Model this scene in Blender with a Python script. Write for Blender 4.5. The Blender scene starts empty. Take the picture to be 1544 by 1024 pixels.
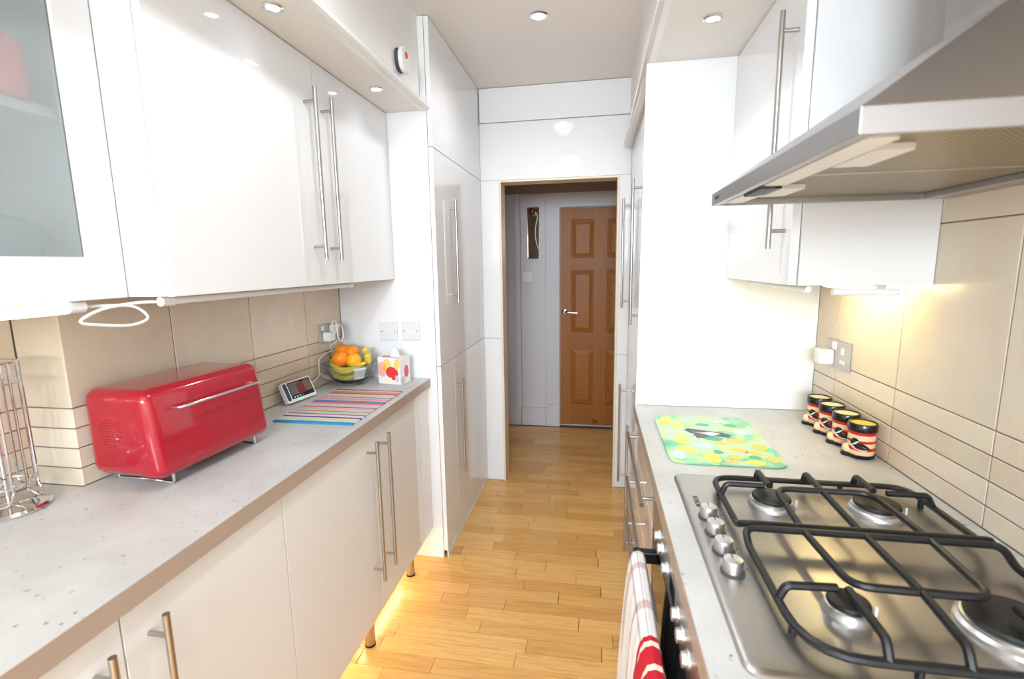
import bpy, bmesh, math, random
from mathutils import Matrix, Vector
random.seed(7)
sc = bpy.context.scene
col = sc.collection
PI = math.pi

# ------------------------------------------------------------------ camera
def look_basis(p, y, r):
    f = Vector((-math.sin(y)*math.cos(p), math.cos(y)*math.cos(p), math.sin(p)))
    rt = Vector((math.cos(y), math.sin(y), 0)); up = rt.cross(f)
    return math.cos(r)*rt+math.sin(r)*up, -math.sin(r)*rt+math.cos(r)*up, f
R_, U_, F_ = look_basis(-.15433, .1724, -.01526)
cd = bpy.data.cameras.new('camera'); cam = bpy.data.objects.new('camera', cd); col.objects.link(cam)
cd.sensor_fit = 'HORIZONTAL'; cd.sensor_width = 36; cd.lens = 36*727.99/1544
cd.clip_start = .02; cd.clip_end = 50
cd.dof.use_dof = True; cd.dof.focus_distance = 2.2; cd.dof.aperture_fstop = 4.5
cam.matrix_world = Matrix(((R_.x, U_.x, -F_.x, 0), (R_.y, U_.y, -F_.y, 0), (R_.z, U_.z, -F_.z, 1.4304), (0, 0, 0, 1)))
sc.camera = cam

# ------------------------------------------------------------------ world, added window fill, exposure
w = bpy.data.worlds.new('world'); sc.world = w; w.use_nodes = True
w.node_tree.nodes['Background'].inputs[0].default_value = (.82, .9, 1, 1)
w.node_tree.nodes['Background'].inputs[1].default_value = 1.5
sc.view_settings.view_transform = 'Standard'; sc.view_settings.look = 'None'
sc.view_settings.gamma = 1; sc.view_settings.use_curve_mapping = False
sc.view_settings.exposure = 0.86

def area_light(name, loc, rot, sx, sy, power, color, parent=None):
    l = bpy.data.lights.new(name, 'AREA'); l.shape = 'RECTANGLE'; l.size = sx; l.size_y = sy
    l.energy = power; l.color = color
    o = bpy.data.objects.new(name, l); col.objects.link(o)
    o.location = loc; o.rotation_euler = rot
    if parent: o.parent = parent; o.matrix_parent_inverse = parent.matrix_world.inverted()
    return o
ADDED_WIN_Y = -3.0
# added fill through an invented window, in place of light bounced behind the camera
area_light('added_window_fill', (-.30, ADDED_WIN_Y-.16, 1.93), (PI/2, 0, 0), 1.6, .95, 115, (.78, .90, 1))

# ------------------------------------------------------------------ materials
def lin(c):
    return tuple(((v/255)/12.92 if v/255 <= .04045 else ((v/255+.055)/1.055)**2.4) for v in c)+(1,)
def mat(name, rgb, rough=.5, metal=0, spec=.5, coat=0, trans=0, emit=None, es=0, ior=1.45, alpha=1):
    m = bpy.data.materials.new(name); m.use_nodes = True
    b = m.node_tree.nodes['Principled BSDF']; I = b.inputs
    I['Base Color'].default_value = lin(rgb); I['Roughness'].default_value = rough
    I['Metallic'].default_value = metal; I['Specular IOR Level'].default_value = spec
    I['Coat Weight'].default_value = coat; I['Coat Roughness'].default_value = .05
    I['Transmission Weight'].default_value = trans; I['IOR'].default_value = ior; I['Alpha'].default_value = alpha
    if emit: I['Emission Color'].default_value = lin(emit); I['Emission Strength'].default_value = es
    return m
def nd(m, t, **k):
    n = m.node_tree.nodes.new(t)
    for a, v in k.items():
        if hasattr(n, a): setattr(n, a, v)
        else: n.inputs[a.replace('_', ' ')].default_value = v
    return n
def lk(m, a, b): m.node_tree.links.new(a, b)
def ramp(m, fac, stops, interp='LINEAR'):
    n = m.node_tree.nodes.new('ShaderNodeValToRGB'); n.color_ramp.interpolation = interp
    e = n.color_ramp.elements
    while len(e) < len(stops): e.new(.5)
    for i, (p, c) in enumerate(stops): e[i].position = p; e[i].color = lin(c)
    lk(m, fac, n.inputs[0]); return n.outputs[0]
def bsdf(m): return m.node_tree.nodes['Principled BSDF']
def noise(m, scale, vec=None, detail=4, rough=.55, mapscale=None, coord='Object', dist=0):
    tc = nd(m, 'ShaderNodeTexCoord'); mp = nd(m, 'ShaderNodeMapping')
    if mapscale: mp.inputs['Scale'].default_value = mapscale
    lk(m, vec or tc.outputs[coord], mp.inputs[0])
    n = nd(m, 'ShaderNodeTexNoise'); n.inputs['Scale'].default_value = scale
    n.inputs['Detail'].default_value = detail; n.inputs['Roughness'].default_value = rough
    n.inputs['Distortion'].default_value = dist
    lk(m, mp.outputs[0], n.inputs['Vector']); return n.outputs[0]
def bump(m, h, s=.1, d=.002):
    b = nd(m, 'ShaderNodeBump'); b.inputs['Strength'].default_value = s; b.inputs['Distance'].default_value = d
    lk(m, h, b.inputs['Height']); lk(m, b.outputs[0], bsdf(m).inputs['Normal'])
def mixc(m, fac, a, b, mode='MIX'):
    n = nd(m, 'ShaderNodeMix'); n.data_type = 'RGBA'; n.blend_type = mode
    for v, i in ((fac, 0), (a, 6), (b, 7)):
        if hasattr(v, 'is_linked'): lk(m, v, n.inputs[i])
        else: n.inputs[i].default_value = v
    return n.outputs[2]

M = {}
M['paint'] = mat('white_paint', (236, 233, 230), .55)
M['ceil'] = mat('ceiling_paint', (240, 236, 233), .7)
M['gloss'] = mat('white_gloss', (236, 236, 237), .05, spec=.45)
M['carcass'] = mat('white_melamine', (228, 227, 227), .3)
M['hallwhite'] = mat('hall_white', (214, 212, 216), .4)
M['wall_shade'] = mat('shaded_wall_taupe', (152, 132, 116), .6)  # shade on the upper hall wall, put into a base colour
M['cream'] = mat('cream_trim', (232, 216, 190), .4)
M['steel'] = mat('brushed_steel', (176, 172, 168), .28, 1)
M['satin'] = mat('satin_nickel', (184, 181, 176), .28, 1)
M['chrome'] = mat('chrome', (220, 220, 224), .07, 1)
M['hoodsteel'] = mat('hood_steel', (170, 168, 168), .32, 1)
M['alu'] = mat('aluminium', (205, 205, 206), .38, 1)
M['iron'] = mat('cast_iron', (24, 24, 26), .42)
M['black'] = mat('black_plastic', (18, 18, 20), .35)
M['blackglass'] = mat('black_glass', (12, 12, 13), .06)
M['plastic'] = mat('white_plastic', (236, 236, 236), .3)
M['plate'] = mat('plate_plastic', (224, 224, 227), .3)
M['cable'] = mat('white_cable', (232, 230, 228), .4)
M['grout'] = mat('grout', (122, 112, 108), .8)
M['edge'] = mat('floor_tinted_edge', (176, 158, 144), .35)  # tan reflected from the floor is put into the edge colour
M['subfloor'] = mat('subfloor', (130, 92, 54), .7)
M['red'] = mat('red_enamel', (166, 8, 36), .16, coat=.6)
M['dots'] = mat('dark_red', (140, 8, 28), .4)
M['glass'] = mat('clear_glass', (245, 250, 248), .0, trans=1, ior=1.45)
M['frost'] = mat('frosted_glass', (240, 248, 249), .22, trans=.78, ior=1.2)
M['orange'] = mat('orange_skin', (246, 138, 20), .4)
M['mandarin'] = mat('yellow_orange', (250, 176, 30), .4)
M['tissue'] = mat('tissue_paper', (246, 246, 248), .8)
M['screen'] = mat('screen', (30, 30, 34), .1)
M['teal'] = mat('teal_grille', (44, 74, 92), .6)
M['lampglass'] = mat('lamp_lens', (220, 226, 255), .2, emit=(205, 215, 255), es=6)
M['warmlens'] = mat('warm_lens', (255, 248, 240), .2, emit=(255, 244, 232), es=14)
M['tube'] = mat('lit_tube', (255, 250, 220), .3, emit=(255, 246, 205), es=4)
M['tubeR'] = mat('lit_tube_warm', (255, 244, 200), .3, emit=(255, 232, 165), es=22)
M['led'] = mat('led_strip', (255, 230, 180), .3, emit=(255, 236, 194), es=20)
M['greenled'] = mat('green_led', (40, 240, 150), .3, emit=(30, 235, 140), es=1.5)
M['redbtn'] = mat('red_button', (225, 50, 45), .35)
M['darkgrey'] = mat('dark_grey', (70, 72, 76), .5)
M['filter'] = mat('filter_mesh', (176, 160, 128), .4, .7)
M['mugcream'] = mat('mug_cream', (238, 206, 160), .2)
M['mugred'] = mat('mug_red', (196, 30, 34), .2)
M['mugblack'] = mat('mug_black', (26, 24, 26), .15)
M['mugin'] = mat('mug_inside', (246, 232, 190), .3)
M['mugyolk'] = mat('mug_filled', (246, 206, 90), .4)
M['mirror'] = mat('mirror', (170, 156, 134), .05, 1)
M['bulb'] = mat('bronze_fitting', (120, 84, 62), .25, .8)
M['pink'] = mat('pink_box', (232, 120, 130), .5)
M['redbox'] = mat('red_tin', (214, 60, 70), .4)
M['beige'] = mat('beige_jar', (214, 190, 150), .5)
M['greencrock'] = mat('green_crock', (110, 140, 136), .4)
M['stone'] = mat('paper_label', (234, 235, 237), .5)

def make_tile():
    m = mat('cream_tile', (214, 196, 166), .32)
    oi = nd(m, 'ShaderNodeObjectInfo'); geo = nd(m, 'ShaderNodeNewGeometry')
    n = noise(m, 9, vec=geo.outputs['Position'], detail=8, rough=.65)
    c = ramp(m, n, [(.3, (220, 198, 174)), (.5, (229, 213, 193)), (.7, (235, 223, 207))])
    n2 = noise(m, 2.2, vec=geo.outputs['Position'], detail=3)
    c2 = mixc(m, n2, c, lin((231, 218, 200)))
    r = ramp(m, oi.outputs['Random'], [(0, (240, 238, 234)), (1, (255, 255, 255))])
    lk(m, mixc(m, 1.0, c2, r, 'MULTIPLY'), bsdf(m).inputs['Base Color'])
    bump(m, n, .08, .002); return m
M['tile'] = make_tile()
def make_oak(name, base, rnd=True, axis='x', rough=.22, grain=1.):
    m = mat(name, base, rough)
    oi = nd(m, 'ShaderNodeObjectInfo'); tc = nd(m, 'ShaderNodeTexCoord')
    off = nd(m, 'ShaderNodeVectorMath', operation='ADD'); comb = nd(m, 'ShaderNodeCombineXYZ')
    mul = nd(m, 'ShaderNodeMath', operation='MULTIPLY'); mul.inputs[1].default_value = 37.
    lk(m, oi.outputs['Random'], mul.inputs[0])
    for i in range(3): lk(m, mul.outputs[0], comb.inputs[i])
    lk(m, tc.outputs['Object'], off.inputs[0]); lk(m, comb.outputs[0], off.inputs[1])
    s = {'x': (1.2, 16, 16), 'z': (16, 16, 1.2), 'y': (16, 1.2, 16)}[axis]
    n = noise(m, 5*grain, vec=off.outputs[0], detail=6, rough=.6, mapscale=s, dist=.6)
    k = [tuple(min(255, int(v*f)) for v in base) for f in (.90, .99, 1.04)]
    c = ramp(m, n, [(.3, k[0]), (.52, k[1]), (.75, k[2])])
    nk = noise(m, 3.2, vec=off.outputs[0], detail=2, mapscale=(1, 3, 3))
    kn = ramp(m, nk, [(.0, (120, 80, 46)), (.235, (150, 104, 60)), (.27, (255, 255, 255))])
    c = mixc(m, .75, c, kn, 'MULTIPLY')
    if rnd:
        r = ramp(m, oi.outputs['Random'], [(0, (236, 218, 194)), (.35, (246, 234, 216)), (.7, (255, 250, 240)), (1, (255, 242, 218))])
        c = mixc(m, 1.0, c, r, 'MULTIPLY')
    lk(m, c, bsdf(m).inputs['Base Color'])
    bump(m, n, .05, .001); return m
M['oak'] = make_oak('oak_floor', (234, 188, 122))
M['oakdoor'] = make_oak('oak_door', (166, 100, 34), rnd=False, axis='z', rough=.45)
M['oakdoorh'] = make_oak('oak_door_rail', (160, 96, 32), rnd=False, axis='x', rough=.45)
def make_worktop():
    m = mat('speckled_laminate', (206, 205, 203), .3)
    geo = nd(m, 'ShaderNodeNewGeometry')
    n = noise(m, 60, vec=geo.outputs['Position'], detail=6, rough=.7)
    n2 = noise(m, 5, vec=geo.outputs['Position'], detail=5, rough=.6)
    c = ramp(m, n2, [(.3, (184, 183, 182)), (.6, (200, 200, 199)), (.8, (207, 207, 206))])
    v = nd(m, 'ShaderNodeTexVoronoi'); v.inputs['Scale'].default_value = 48; v.inputs['Randomness'].default_value = 1
    lk(m, geo.outputs['Position'], v.inputs['Vector'])
    sp = ramp(m, v.outputs['Distance'], [(0, (120, 120, 124)), (.12, (156, 156, 160)), (.24, (255, 255, 255))])
    gate = ramp(m, n, [(.50, (255, 255, 255)), (.60, (0, 0, 0))])
    sp2 = mixc(m, gate, sp, (1, 1, 1, 1))
    c = mixc(m, .9, c, sp2, 'MULTIPLY')
    lk(m, c, bsdf(m).inputs['Base Color']); return m
M['worktop'] = make_worktop()
def make_stripes():
    m = mat('striped_cork_mat', (200, 200, 200), .45)
    tc = nd(m, 'ShaderNodeTexCoord'); sp = nd(m, 'ShaderNodeSeparateXYZ'); lk(m, tc.outputs['Generated'], sp.inputs[0])
    B, N, G, P, Y, C, T = (30, 140, 190), (50, 50, 130), (196, 204, 190), (224, 192, 200), (236, 214, 130), (206, 204, 200), (176, 150, 140)
    S = [(0, B), (.035, (206, 216, 190)), (.115, P), (.125, N), (.15, (228, 206, 214)), (.20, (110, 60, 140)), (.22, (196, 206, 180)),
         (.285, (160, 60, 130)), (.30, (236, 196, 140)), (.325, (196, 190, 186)), (.385, (224, 180, 196)), (.40, (176, 40, 110)), (.425, (200, 200, 192)),
         (.505, (224, 110, 140)), (.55, (206, 60, 120)), (.57, B), (.615, (236, 206, 120)), (.64, (232, 130, 150)), (.685, (196, 200, 200)),
         (.715, (70, 110, 140)), (.735, (200, 196, 190)), (.80, (240, 206, 150)), (.83, (206, 40, 60)), (.86, T), (.93, (226, 190, 196)), (.965, (150, 60, 80))]
    c = ramp(m, sp.outputs[1], S, 'CONSTANT')
    lk(m, c, bsdf(m).inputs['Base Color']); return m
M['stripes'] = make_stripes()
def make_board():
    m = mat('printed_glass_board', (180, 210, 150), .15)
    n = noise(m, 9, detail=3, dist=.8)
    c = ramp(m, n, [(.28, (60, 176, 130)), (.40, (130, 204, 160)), (.48, (196, 222, 150)), (.56, (170, 216, 200)), (.66, (214, 226, 110)), (.78, (240, 226, 90))])
    lk(m, c, bsdf(m).inputs['Base Color']); return m
M['board'] = make_board()
M['lemon'] = mat('lemon_print', (246, 224, 70), .2)
M['flower'] = mat('flower_print', (240, 200, 62), .2)
M['leafprint'] = mat('teal_print', (60, 176, 140), .2)
M['skyprint'] = mat('pale_print', (196, 224, 226), .2)
M['dogblack'] = mat('dark_print', (48, 54, 60), .2)
M['dogwhite'] = mat('white_print', (232, 240, 242), .2)
def make_banana():
    m = mat('banana_skin', (222, 200, 70), .45)
    tc = nd(m, 'ShaderNodeTexCoord'); n = noise(m, 7, detail=4)
    c = ramp(m, n, [(.3, (176, 182, 62)), (.5, (222, 202, 84)), (.7, (234, 210, 104))])
    lk(m, c, bsdf(m).inputs['Base Color']); return m
M['banana'] = make_banana()
M['stem'] = mat('banana_stem', (110, 92, 50), .7)
def make_towel():
    m = mat('tea_towel', (240, 238, 236), .9)
    geo = nd(m, 'ShaderNodeNewGeometry'); sp = nd(m, 'ShaderNodeSeparateXYZ'); lk(m, geo.outputs['Position'], sp.inputs[0])
    # cross stripes along y, red end with cream wavy bands
    nz = noise(m, 20, vec=geo.outputs['Position'], detail=1)
    ad = nd(m, 'ShaderNodeMath', operation='MULTIPLY_ADD'); lk(m, nz, ad.inputs[0]); ad.inputs[1].default_value = .012; lk(m, sp.outputs[1], ad.inputs[2])
    mr = nd(m, 'ShaderNodeMapRange'); mr.inputs[1].default_value = .50; mr.inputs[2].default_value = 1.10; lk(m, ad.outputs[0], mr.inputs[0])
    Rd, Wt, Bg, Cr = (198, 24, 46), (238, 236, 234), (214, 192, 184), (250, 232, 206)
    S = [(0, Rd), (.10, Cr), (.12, Rd), (.20, Cr), (.22, Rd), (.29, Cr), (.31, Rd), (.375, Cr), (.393, Rd), (.46, Cr), (.478, Rd), (.50, Wt), (.62, Bg), (.66, Wt), (.83, Bg), (.86, Wt)]
    c = ramp(m, mr.outputs[0], S, 'CONSTANT')
    wv = nd(m, 'ShaderNodeTexWave'); wv.wave_type = 'BANDS'; wv.bands_direction = 'X'; wv.inputs['Scale'].default_value = 22
    lk(m, geo.outputs['Position'], wv.inputs['Vector'])
    st = ramp(m, wv.outputs[1], [(0, (206, 192, 192)), (.18, (255, 255, 255))])
    gt = nd(m, 'ShaderNodeMath', operation='GREATER_THAN'); gt.inputs[1].default_value = .50; lk(m, mr.outputs[0], gt.inputs[0])
    gz = nd(m, 'ShaderNodeMath', operation='GREATER_THAN'); gz.inputs[1].default_value = .755; lk(m, sp.outputs[2], gz.inputs[0])
    g2 = nd(m, 'ShaderNodeMath', operation='MULTIPLY'); lk(m, gt.outputs[0], g2.inputs[0]); lk(m, gz.outputs[0], g2.inputs[1])
    c = mixc(m, g2.outputs[0], c, mixc(m, 1.0, c, st, 'MULTIPLY'))
    lk(m, c, bsdf(m).inputs['Base Color'])
    fine = noise(m, 400, vec=geo.outputs['Position'], detail=2); bump(m, fine, .4, .002); return m
M['towel'] = make_towel()
def make_added_window_pane():
    m = bpy.data.materials.new('added_window_pane'); m.use_nodes = True; t = m.node_tree; t.nodes.clear()
    o = t.nodes.new('ShaderNodeOutputMaterial'); a = t.nodes.new('ShaderNodeBsdfTransparent'); g = t.nodes.new('ShaderNodeBsdfGlossy')
    g.inputs['Roughness'].default_value = .02; x = t.nodes.new('ShaderNodeMixShader'); x.inputs[0].default_value = .08
    t.links.new(a.outputs[0], x.inputs[1]); t.links.new(g.outputs[0], x.inputs[2]); t.links.new(x.outputs[0], o.inputs[0]); return m
M['pane'] = make_added_window_pane()
def make_filter():
    m = M['filter']; geo = nd(m, 'ShaderNodeNewGeometry')
    ch = nd(m, 'ShaderNodeTexChecker'); ch.inputs['Scale'].default_value = 260; lk(m, geo.outputs['Position'], ch.inputs['Vector'])
    c = ramp(m, ch.outputs[1], [(0, (118, 104, 78)), (1, (160, 145, 114))]); lk(m, c, bsdf(m).inputs['Base Color'])
make_filter()
def make_brushed(m, sc_):
    geo = nd(m, 'ShaderNodeNewGeometry'); n = noise(m, 30, vec=geo.outputs['Position'], detail=3, mapscale=sc_)
    r = nd(m, 'ShaderNodeMapRange'); r.inputs[3].default_value = .26; r.inputs[4].default_value = .42
    lk(m, n, r.inputs[0]); lk(m, r.outputs[0], bsdf(m).inputs['Roughness'])
make_brushed(M['steel'], (1, 12, 1)); make_brushed(M['hoodsteel'], (14, 1, 14))

# ------------------------------------------------------------------ mesh helpers
class MB:
    def __init__(s): s.v = []; s.f = []
    def add(s, vs, fs):
        n = len(s.v); s.v += [tuple(p) for p in vs]; s.f += [tuple(i+n for i in q) for q in fs]; return s
    def box(s, x0, y0, z0, x1, y1, z1):
        x0, x1 = min(x0, x1), max(x0, x1); y0, y1 = min(y0, y1), max(y0, y1); z0, z1 = min(z0, z1), max(z0, z1)
        return s.add([(x0,y0,z0),(x1,y0,z0),(x1,y1,z0),(x0,y1,z0),(x0,y0,z1),(x1,y0,z1),(x1,y1,z1),(x0,y1,z1)],
                     [(3,2,1,0),(4,5,6,7),(0,1,5,4),(1,2,6,5),(2,3,7,6),(3,0,4,7)])
    def prism(s, poly, axis, a, b):
        def P(u, v, t): return {'x': (t,u,v), 'y': (u,t,v), 'z': (u,v,t)}[axis]
        n = len(poly)
        return s.add([P(u,v,a) for u,v in poly]+[P(u,v,b) for u,v in poly],
                     [tuple(range(n)), tuple(range(2*n-1, n-1, -1))]+[(i, i+n, (i+1)%n+n, (i+1)%n) for i in range(n)])
    def ring(s, out, inn, axis, a, b):
        # rectangle with a rectangular hole, extruded: out/inn = (u0,v0,u1,v1)
        def P(u, v, t): return {'x': (t,u,v), 'y': (u,t,v), 'z': (u,v,t)}[axis]
        def q(r): return [(r[0],r[1]),(r[2],r[1]),(r[2],r[3]),(r[0],r[3])]
        V = [P(u,v,t) for t in (a,b) for r in (out,inn) for u,v in q(r)]
        Fc = []
        for i in range(4):
            j = (i+1) % 4
            Fc += [(i,j,4+j,4+i),(8+i,12+i,12+j,8+j),(i,8+i,8+j,j),(4+i,4+j,12+j,12+i)]
        return s.add(V, Fc)
    def tube(s, pts, r, n=8, closed=False, rs=None, caps=True):
        pts = [Vector(p) for p in pts]; N = len(pts); rings = []; prev = None
        for i, p in enumerate(pts):
            a = pts[i-1] if (i > 0 or closed) else p; b = pts[(i+1) % N] if (i < N-1 or closed) else p
            t = (b-a).normalized()
            if prev is None:
                up = Vector((0,0,1)) if abs(t.z) < .9 else Vector((1,0,0)); u = t.cross(up).normalized()
            else: u = (prev-t*prev.dot(t)).normalized()
            prev = u; v = t.cross(u); rr = rs[i] if rs else r
            rings.append([p+(u*math.cos(2*PI*k/n)+v*math.sin(2*PI*k/n))*rr for k in range(n)])
        V = [q for R in rings for q in R]; Fc = []
        for i in range(N if closed else N-1):
            j = (i+1) % N
            for k in range(n): Fc.append((i*n+k, i*n+(k+1)%n, j*n+(k+1)%n, j*n+k))
        if not closed and caps: Fc += [tuple(range(n-1,-1,-1)), tuple((N-1)*n+k for k in range(n))]
        return s.add(V, Fc)
    def cyl(s, p0, p1, r, n=16, r1=None): return s.tube([p0, p1], r, n, rs=[r, r if r1 is None else r1])
    def lathe(s, prof, c=(0,0,0), n=24, axis='z', close=False):
        V = []; m = len(prof)
        for r, h in prof:
            for k in range(n):
                a = 2*PI*k/n; q = {'z': (r*math.cos(a), r*math.sin(a), h), 'x': (h, r*math.cos(a), r*math.sin(a)), 'y': (r*math.sin(a), h, r*math.cos(a))}[axis]
                V.append((q[0]+c[0], q[1]+c[1], q[2]+c[2]))
        Fc = [(i*n+k, i*n+(k+1)%n, (i+1)*n+(k+1)%n, (i+1)*n+k) for i in range(m-1) for k in range(n)]
        if close: Fc += [((m-1)*n+k, (m-1)*n+(k+1)%n, (k+1)%n, k) for k in range(n)]
        else: Fc += [tuple(range(n-1,-1,-1)), tuple((m-1)*n+k for k in range(n))]
        return s.add(V, Fc)
def B(*a): return MB().box(*a)
def new_mesh(name, mb, m, smooth=False):
    me = bpy.data.meshes.new(name); me.from_pydata(mb.v, [], mb.f)
    bm = bmesh.new(); bm.from_mesh(me); bmesh.ops.recalc_face_normals(bm, faces=bm.faces); bm.to_mesh(me); bm.free()
    if smooth:
        for p in me.polygons: p.use_smooth = True
        try: me.set_sharp_from_angle(angle=math.radians(40))
        except Exception: pass
    me.materials.append(m if not isinstance(m, str) else M[m]); return me
WM = {}
def put(o, parent):
    if parent: o.parent = parent
    return o
def obj(name, mb, m, parent=None, smooth=False, bev=0, seg=2):
    """one mesh object; vertices are given in world space and stored relative to the thing's base"""
    root = parent
    while root is not None and root.name in WM and WM[root.name] is None: root = root.parent
    mat_w = WM.get(root.name) if root is not None else None
    if mat_w is not None:
        inv = mat_w.inverted(); mb2 = MB(); mb2.v = [tuple(inv @ Vector(p)) for p in mb.v]; mb2.f = mb.f; mb = mb2
    o = bpy.data.objects.new(name, new_mesh(name, mb, m, smooth)); col.objects.link(o)
    WM[o.name] = None if parent is not None else Matrix.Identity(4)
    if bev:
        b = o.modifiers.new('bevel', 'BEVEL'); b.width = bev; b.segments = seg; b.limit_method = 'ANGLE'; b.angle_limit = math.radians(40)
    return put(o, parent)
def tag(o, label=None, cat=None, group=None, kind=None):
    if label: o['label'] = label
    if cat: o['category'] = cat
    if group: o['group'] = group
    if kind: o['kind'] = kind
    return o
def thing(name, label, cat, loc=(0,0,0), rz=0, group=None):
    o = bpy.data.objects.new(name, None); col.objects.link(o); o.empty_display_size = .05
    o.location = loc; o.rotation_euler = (0, 0, rz)
    WM[o.name] = Matrix.Translation(loc) @ Matrix.Rotation(rz, 4, 'Z')
    return tag(o, label, cat, group)
def struct(name, mb, m, label, **k): return tag(obj(name, mb, m, **k), label, kind='structure')
def structE(name, label, loc=(0,0,0)):
    o = thing(name, label, None, loc); o['kind'] = 'structure'; return o
def text_mesh(name, s, size, m, parent, mtx, depth=.0004):
    c = bpy.data.curves.new(name, 'FONT'); c.body = s; c.size = size; c.extrude = depth; c.align_x = 'CENTER'; c.align_y = 'CENTER'
    t = bpy.data.objects.new(name+'_tmp', c); col.objects.link(t)
    bpy.context.view_layer.update()
    me = bpy.data.meshes.new_from_object(t.evaluated_get(bpy.context.evaluated_depsgraph_get())); bpy.data.objects.remove(t)
    root = parent
    while root.parent: root = root.parent
    me.transform(WM[root.name].inverted() @ mtx if WM.get(root.name) else mtx); me.materials.clear(); me.materials.append(M[m])
    o = bpy.data.objects.new(name, me); col.objects.link(o); WM[o.name] = None; o.parent = parent; return o
def arc(cx, cy, r, a0, a1, n=5): return [(cx+r*math.cos(a0+(a1-a0)*i/n), cy+r*math.sin(a0+(a1-a0)*i/n)) for i in range(n+1)]
def rrect(x0, y0, x1, y1, r, n=5):
    return arc(x1-r,y1-r,r,0,PI/2,n)+arc(x0+r,y1-r,r,PI/2,PI,n)+arc(x0+r,y0+r,r,PI,1.5*PI,n)+arc(x1-r,y0+r,r,1.5*PI,2*PI,n)
def smooth_path(pts, n=6, closed=False):
    P = [Vector(p) for p in pts]; out = []; N = len(P)
    for i in range(N if closed else N-1):
        g = lambda k: P[k % N] if closed else P[max(0, min(N-1, k))]
        a, b, c, d = g(i-1), g(i), g(i+1), g(i+2)
        for j in range(n):
            t = j/n; out.append(.5*((2*b)+(c-a)*t+(2*a-5*b+4*c-d)*t*t+(3*b-a-3*c+d)*t**3))
    if not closed: out.append(P[-1])
    return out

# ------------------------------------------------------------------ room shell
ZC, ZT = 2.465, .91
YT, YE, YR = 2.107, 3.0, 1.782           # left end panel, doorway wall, right end panel
WL0, WL1, WR = -1.226, -1.19, .745       # left wall (slightly skewed), right wall: tile faces
REC = -1.36; YJ = .915                   # recessed stretch of the left wall
floor = struct('floor', B(-1.9, -3.05, -.06, .9, 4.3, -.012), 'subfloor', 'oak strip floor running through the kitchen into the hall')
obj('floor_strip_field', B(-1.35, -3.0, -.0121, .75, 1.015, 0), 'oak', floor)
rows = [1.015+.0703*i for i in range(45)]
pl_mesh = {}
for i, y in enumerate(rows[:-1]):
    x = -1.22 - random.random()*.35
    while x < .24:
        L = random.choice([.28, .34, .40, .46, .52]); x1 = x+L
        a, b = max(x, -1.2), min(x1, .25)
        if b-a > .03:
            g = .0009 if i % 3 else .0016
            key = (round(b-a, 2), g)
            if key not in pl_mesh:
                hl = key[0]/2-.0008
                pl_mesh[key] = new_mesh('plank', B(-hl, -.03515+g/2, -.012, hl, .03515-g/2, 0), 'oak')
            o = bpy.data.objects.new('plank', pl_mesh[key]); col.objects.link(o); o.parent = floor
            o.location = ((a+b)/2, y+.03515, 0)
        x = x1
struct('ceiling', B(-1.9, -3.05, ZC, .9, 3.02, ZC+.06), 'ceil', 'plain off-white plastered kitchen ceiling')
wl = struct('wall_left', MB().prism([(-1.8,-3.0),(REC-.012,-3.0),(REC-.012,YJ+.012),(WL0-.012,YJ+.012),(WL1-.012,YT),(WL1-.012,YE),(-1.8,YE)], 'z', 0, ZC), 'paint', 'left kitchen wall with cream tiled splashback behind the red bread bin')
wr = struct('wall_right', B(WR+.012, -3.0, 0, WR+.2, YE, ZC), 'paint', 'right kitchen wall with cream tiled splashback behind the hob')
wb = struct('wall_back', MB().ring((-1.8, 0, .95, ZC), (-1.15, 1.40, .55, 2.41), 'y', ADDED_WIN_Y-.1, ADDED_WIN_Y), 'paint', 'kitchen end wall with an added window behind the photographer')
win = tag(obj('added_window_1', MB().ring((-1.15, 1.40, .55, 2.41), (-1.10, 1.45, .50, 2.36), 'y', ADDED_WIN_Y-.08, ADDED_WIN_Y-.02), 'plastic'), 'added white framed window, unseen behind the photographer', kind='structure')  # added out of view, set high and far to shape the fill
obj('added_window_mullion', B(-.325, ADDED_WIN_Y-.075, 1.45, -.275, ADDED_WIN_Y-.025, 2.36), 'plastic', win)
for a, b in ((-1.10, -.325), (-.275, .50)): obj('pane', B(a, ADDED_WIN_Y-.052, 1.45, b, ADDED_WIN_Y-.048, 2.36), 'pane', win)  # panes of the added window

tile_cache = {}
def tile(parent, c, w_, h_, rz):
    """c: centre of the front face, rz: rotation so that local -Y is the outward normal"""
    k = (round(w_, 3), round(h_, 3))
    if k not in tile_cache:
        a, b = k[0]/2-.0014, k[1]/2-.0014; e = .0012; mb = MB()
        mb.add([(-a,.008,-b),(a,.008,-b),(a,.008,b),(-a,.008,b),(-a,e,-b),(a,e,-b),(a,e,b),(-a,e,b),
                (-a+e,0,-b+e),(a-e,0,-b+e),(a-e,0,b-e),(-a+e,0,b-e)],
               [(0,1,2,3),(8,9,10,11)]+[(i,(i+1)%4,4+(i+1)%4,4+i) for i in range(4)]+[(4+i,4+(i+1)%4,8+(i+1)%4,8+i) for i in range(4)])
        tile_cache[k] = new_mesh('tile', mb, 'tile')
    o = bpy.data.objects.new('tile', tile_cache[k]); col.objects.link(o); o.parent = parent
    o.location = c; o.rotation_euler = (0, 0, rz); return o
ROWS = [(.91, .956), (.956, 1.006), (1.006, 1.056), (1.056, 1.106), (1.106, 1.505)]
def tile_field(parent, p0, p1, joints, rows, rz):
    """joints: distances along p0->p1"""
    p0, p1 = Vector(p0), Vector(p1); L = (p1-p0).length; dr = (p1-p0)/L
    for a, b in zip(joints[:-1], joints[1:]):
        for z0, z1 in rows:
            c = p0+dr*((a+b)/2); tile(parent, (c.x, c.y, (z0+z1)/2), b-a, z1-z0, rz)
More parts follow.
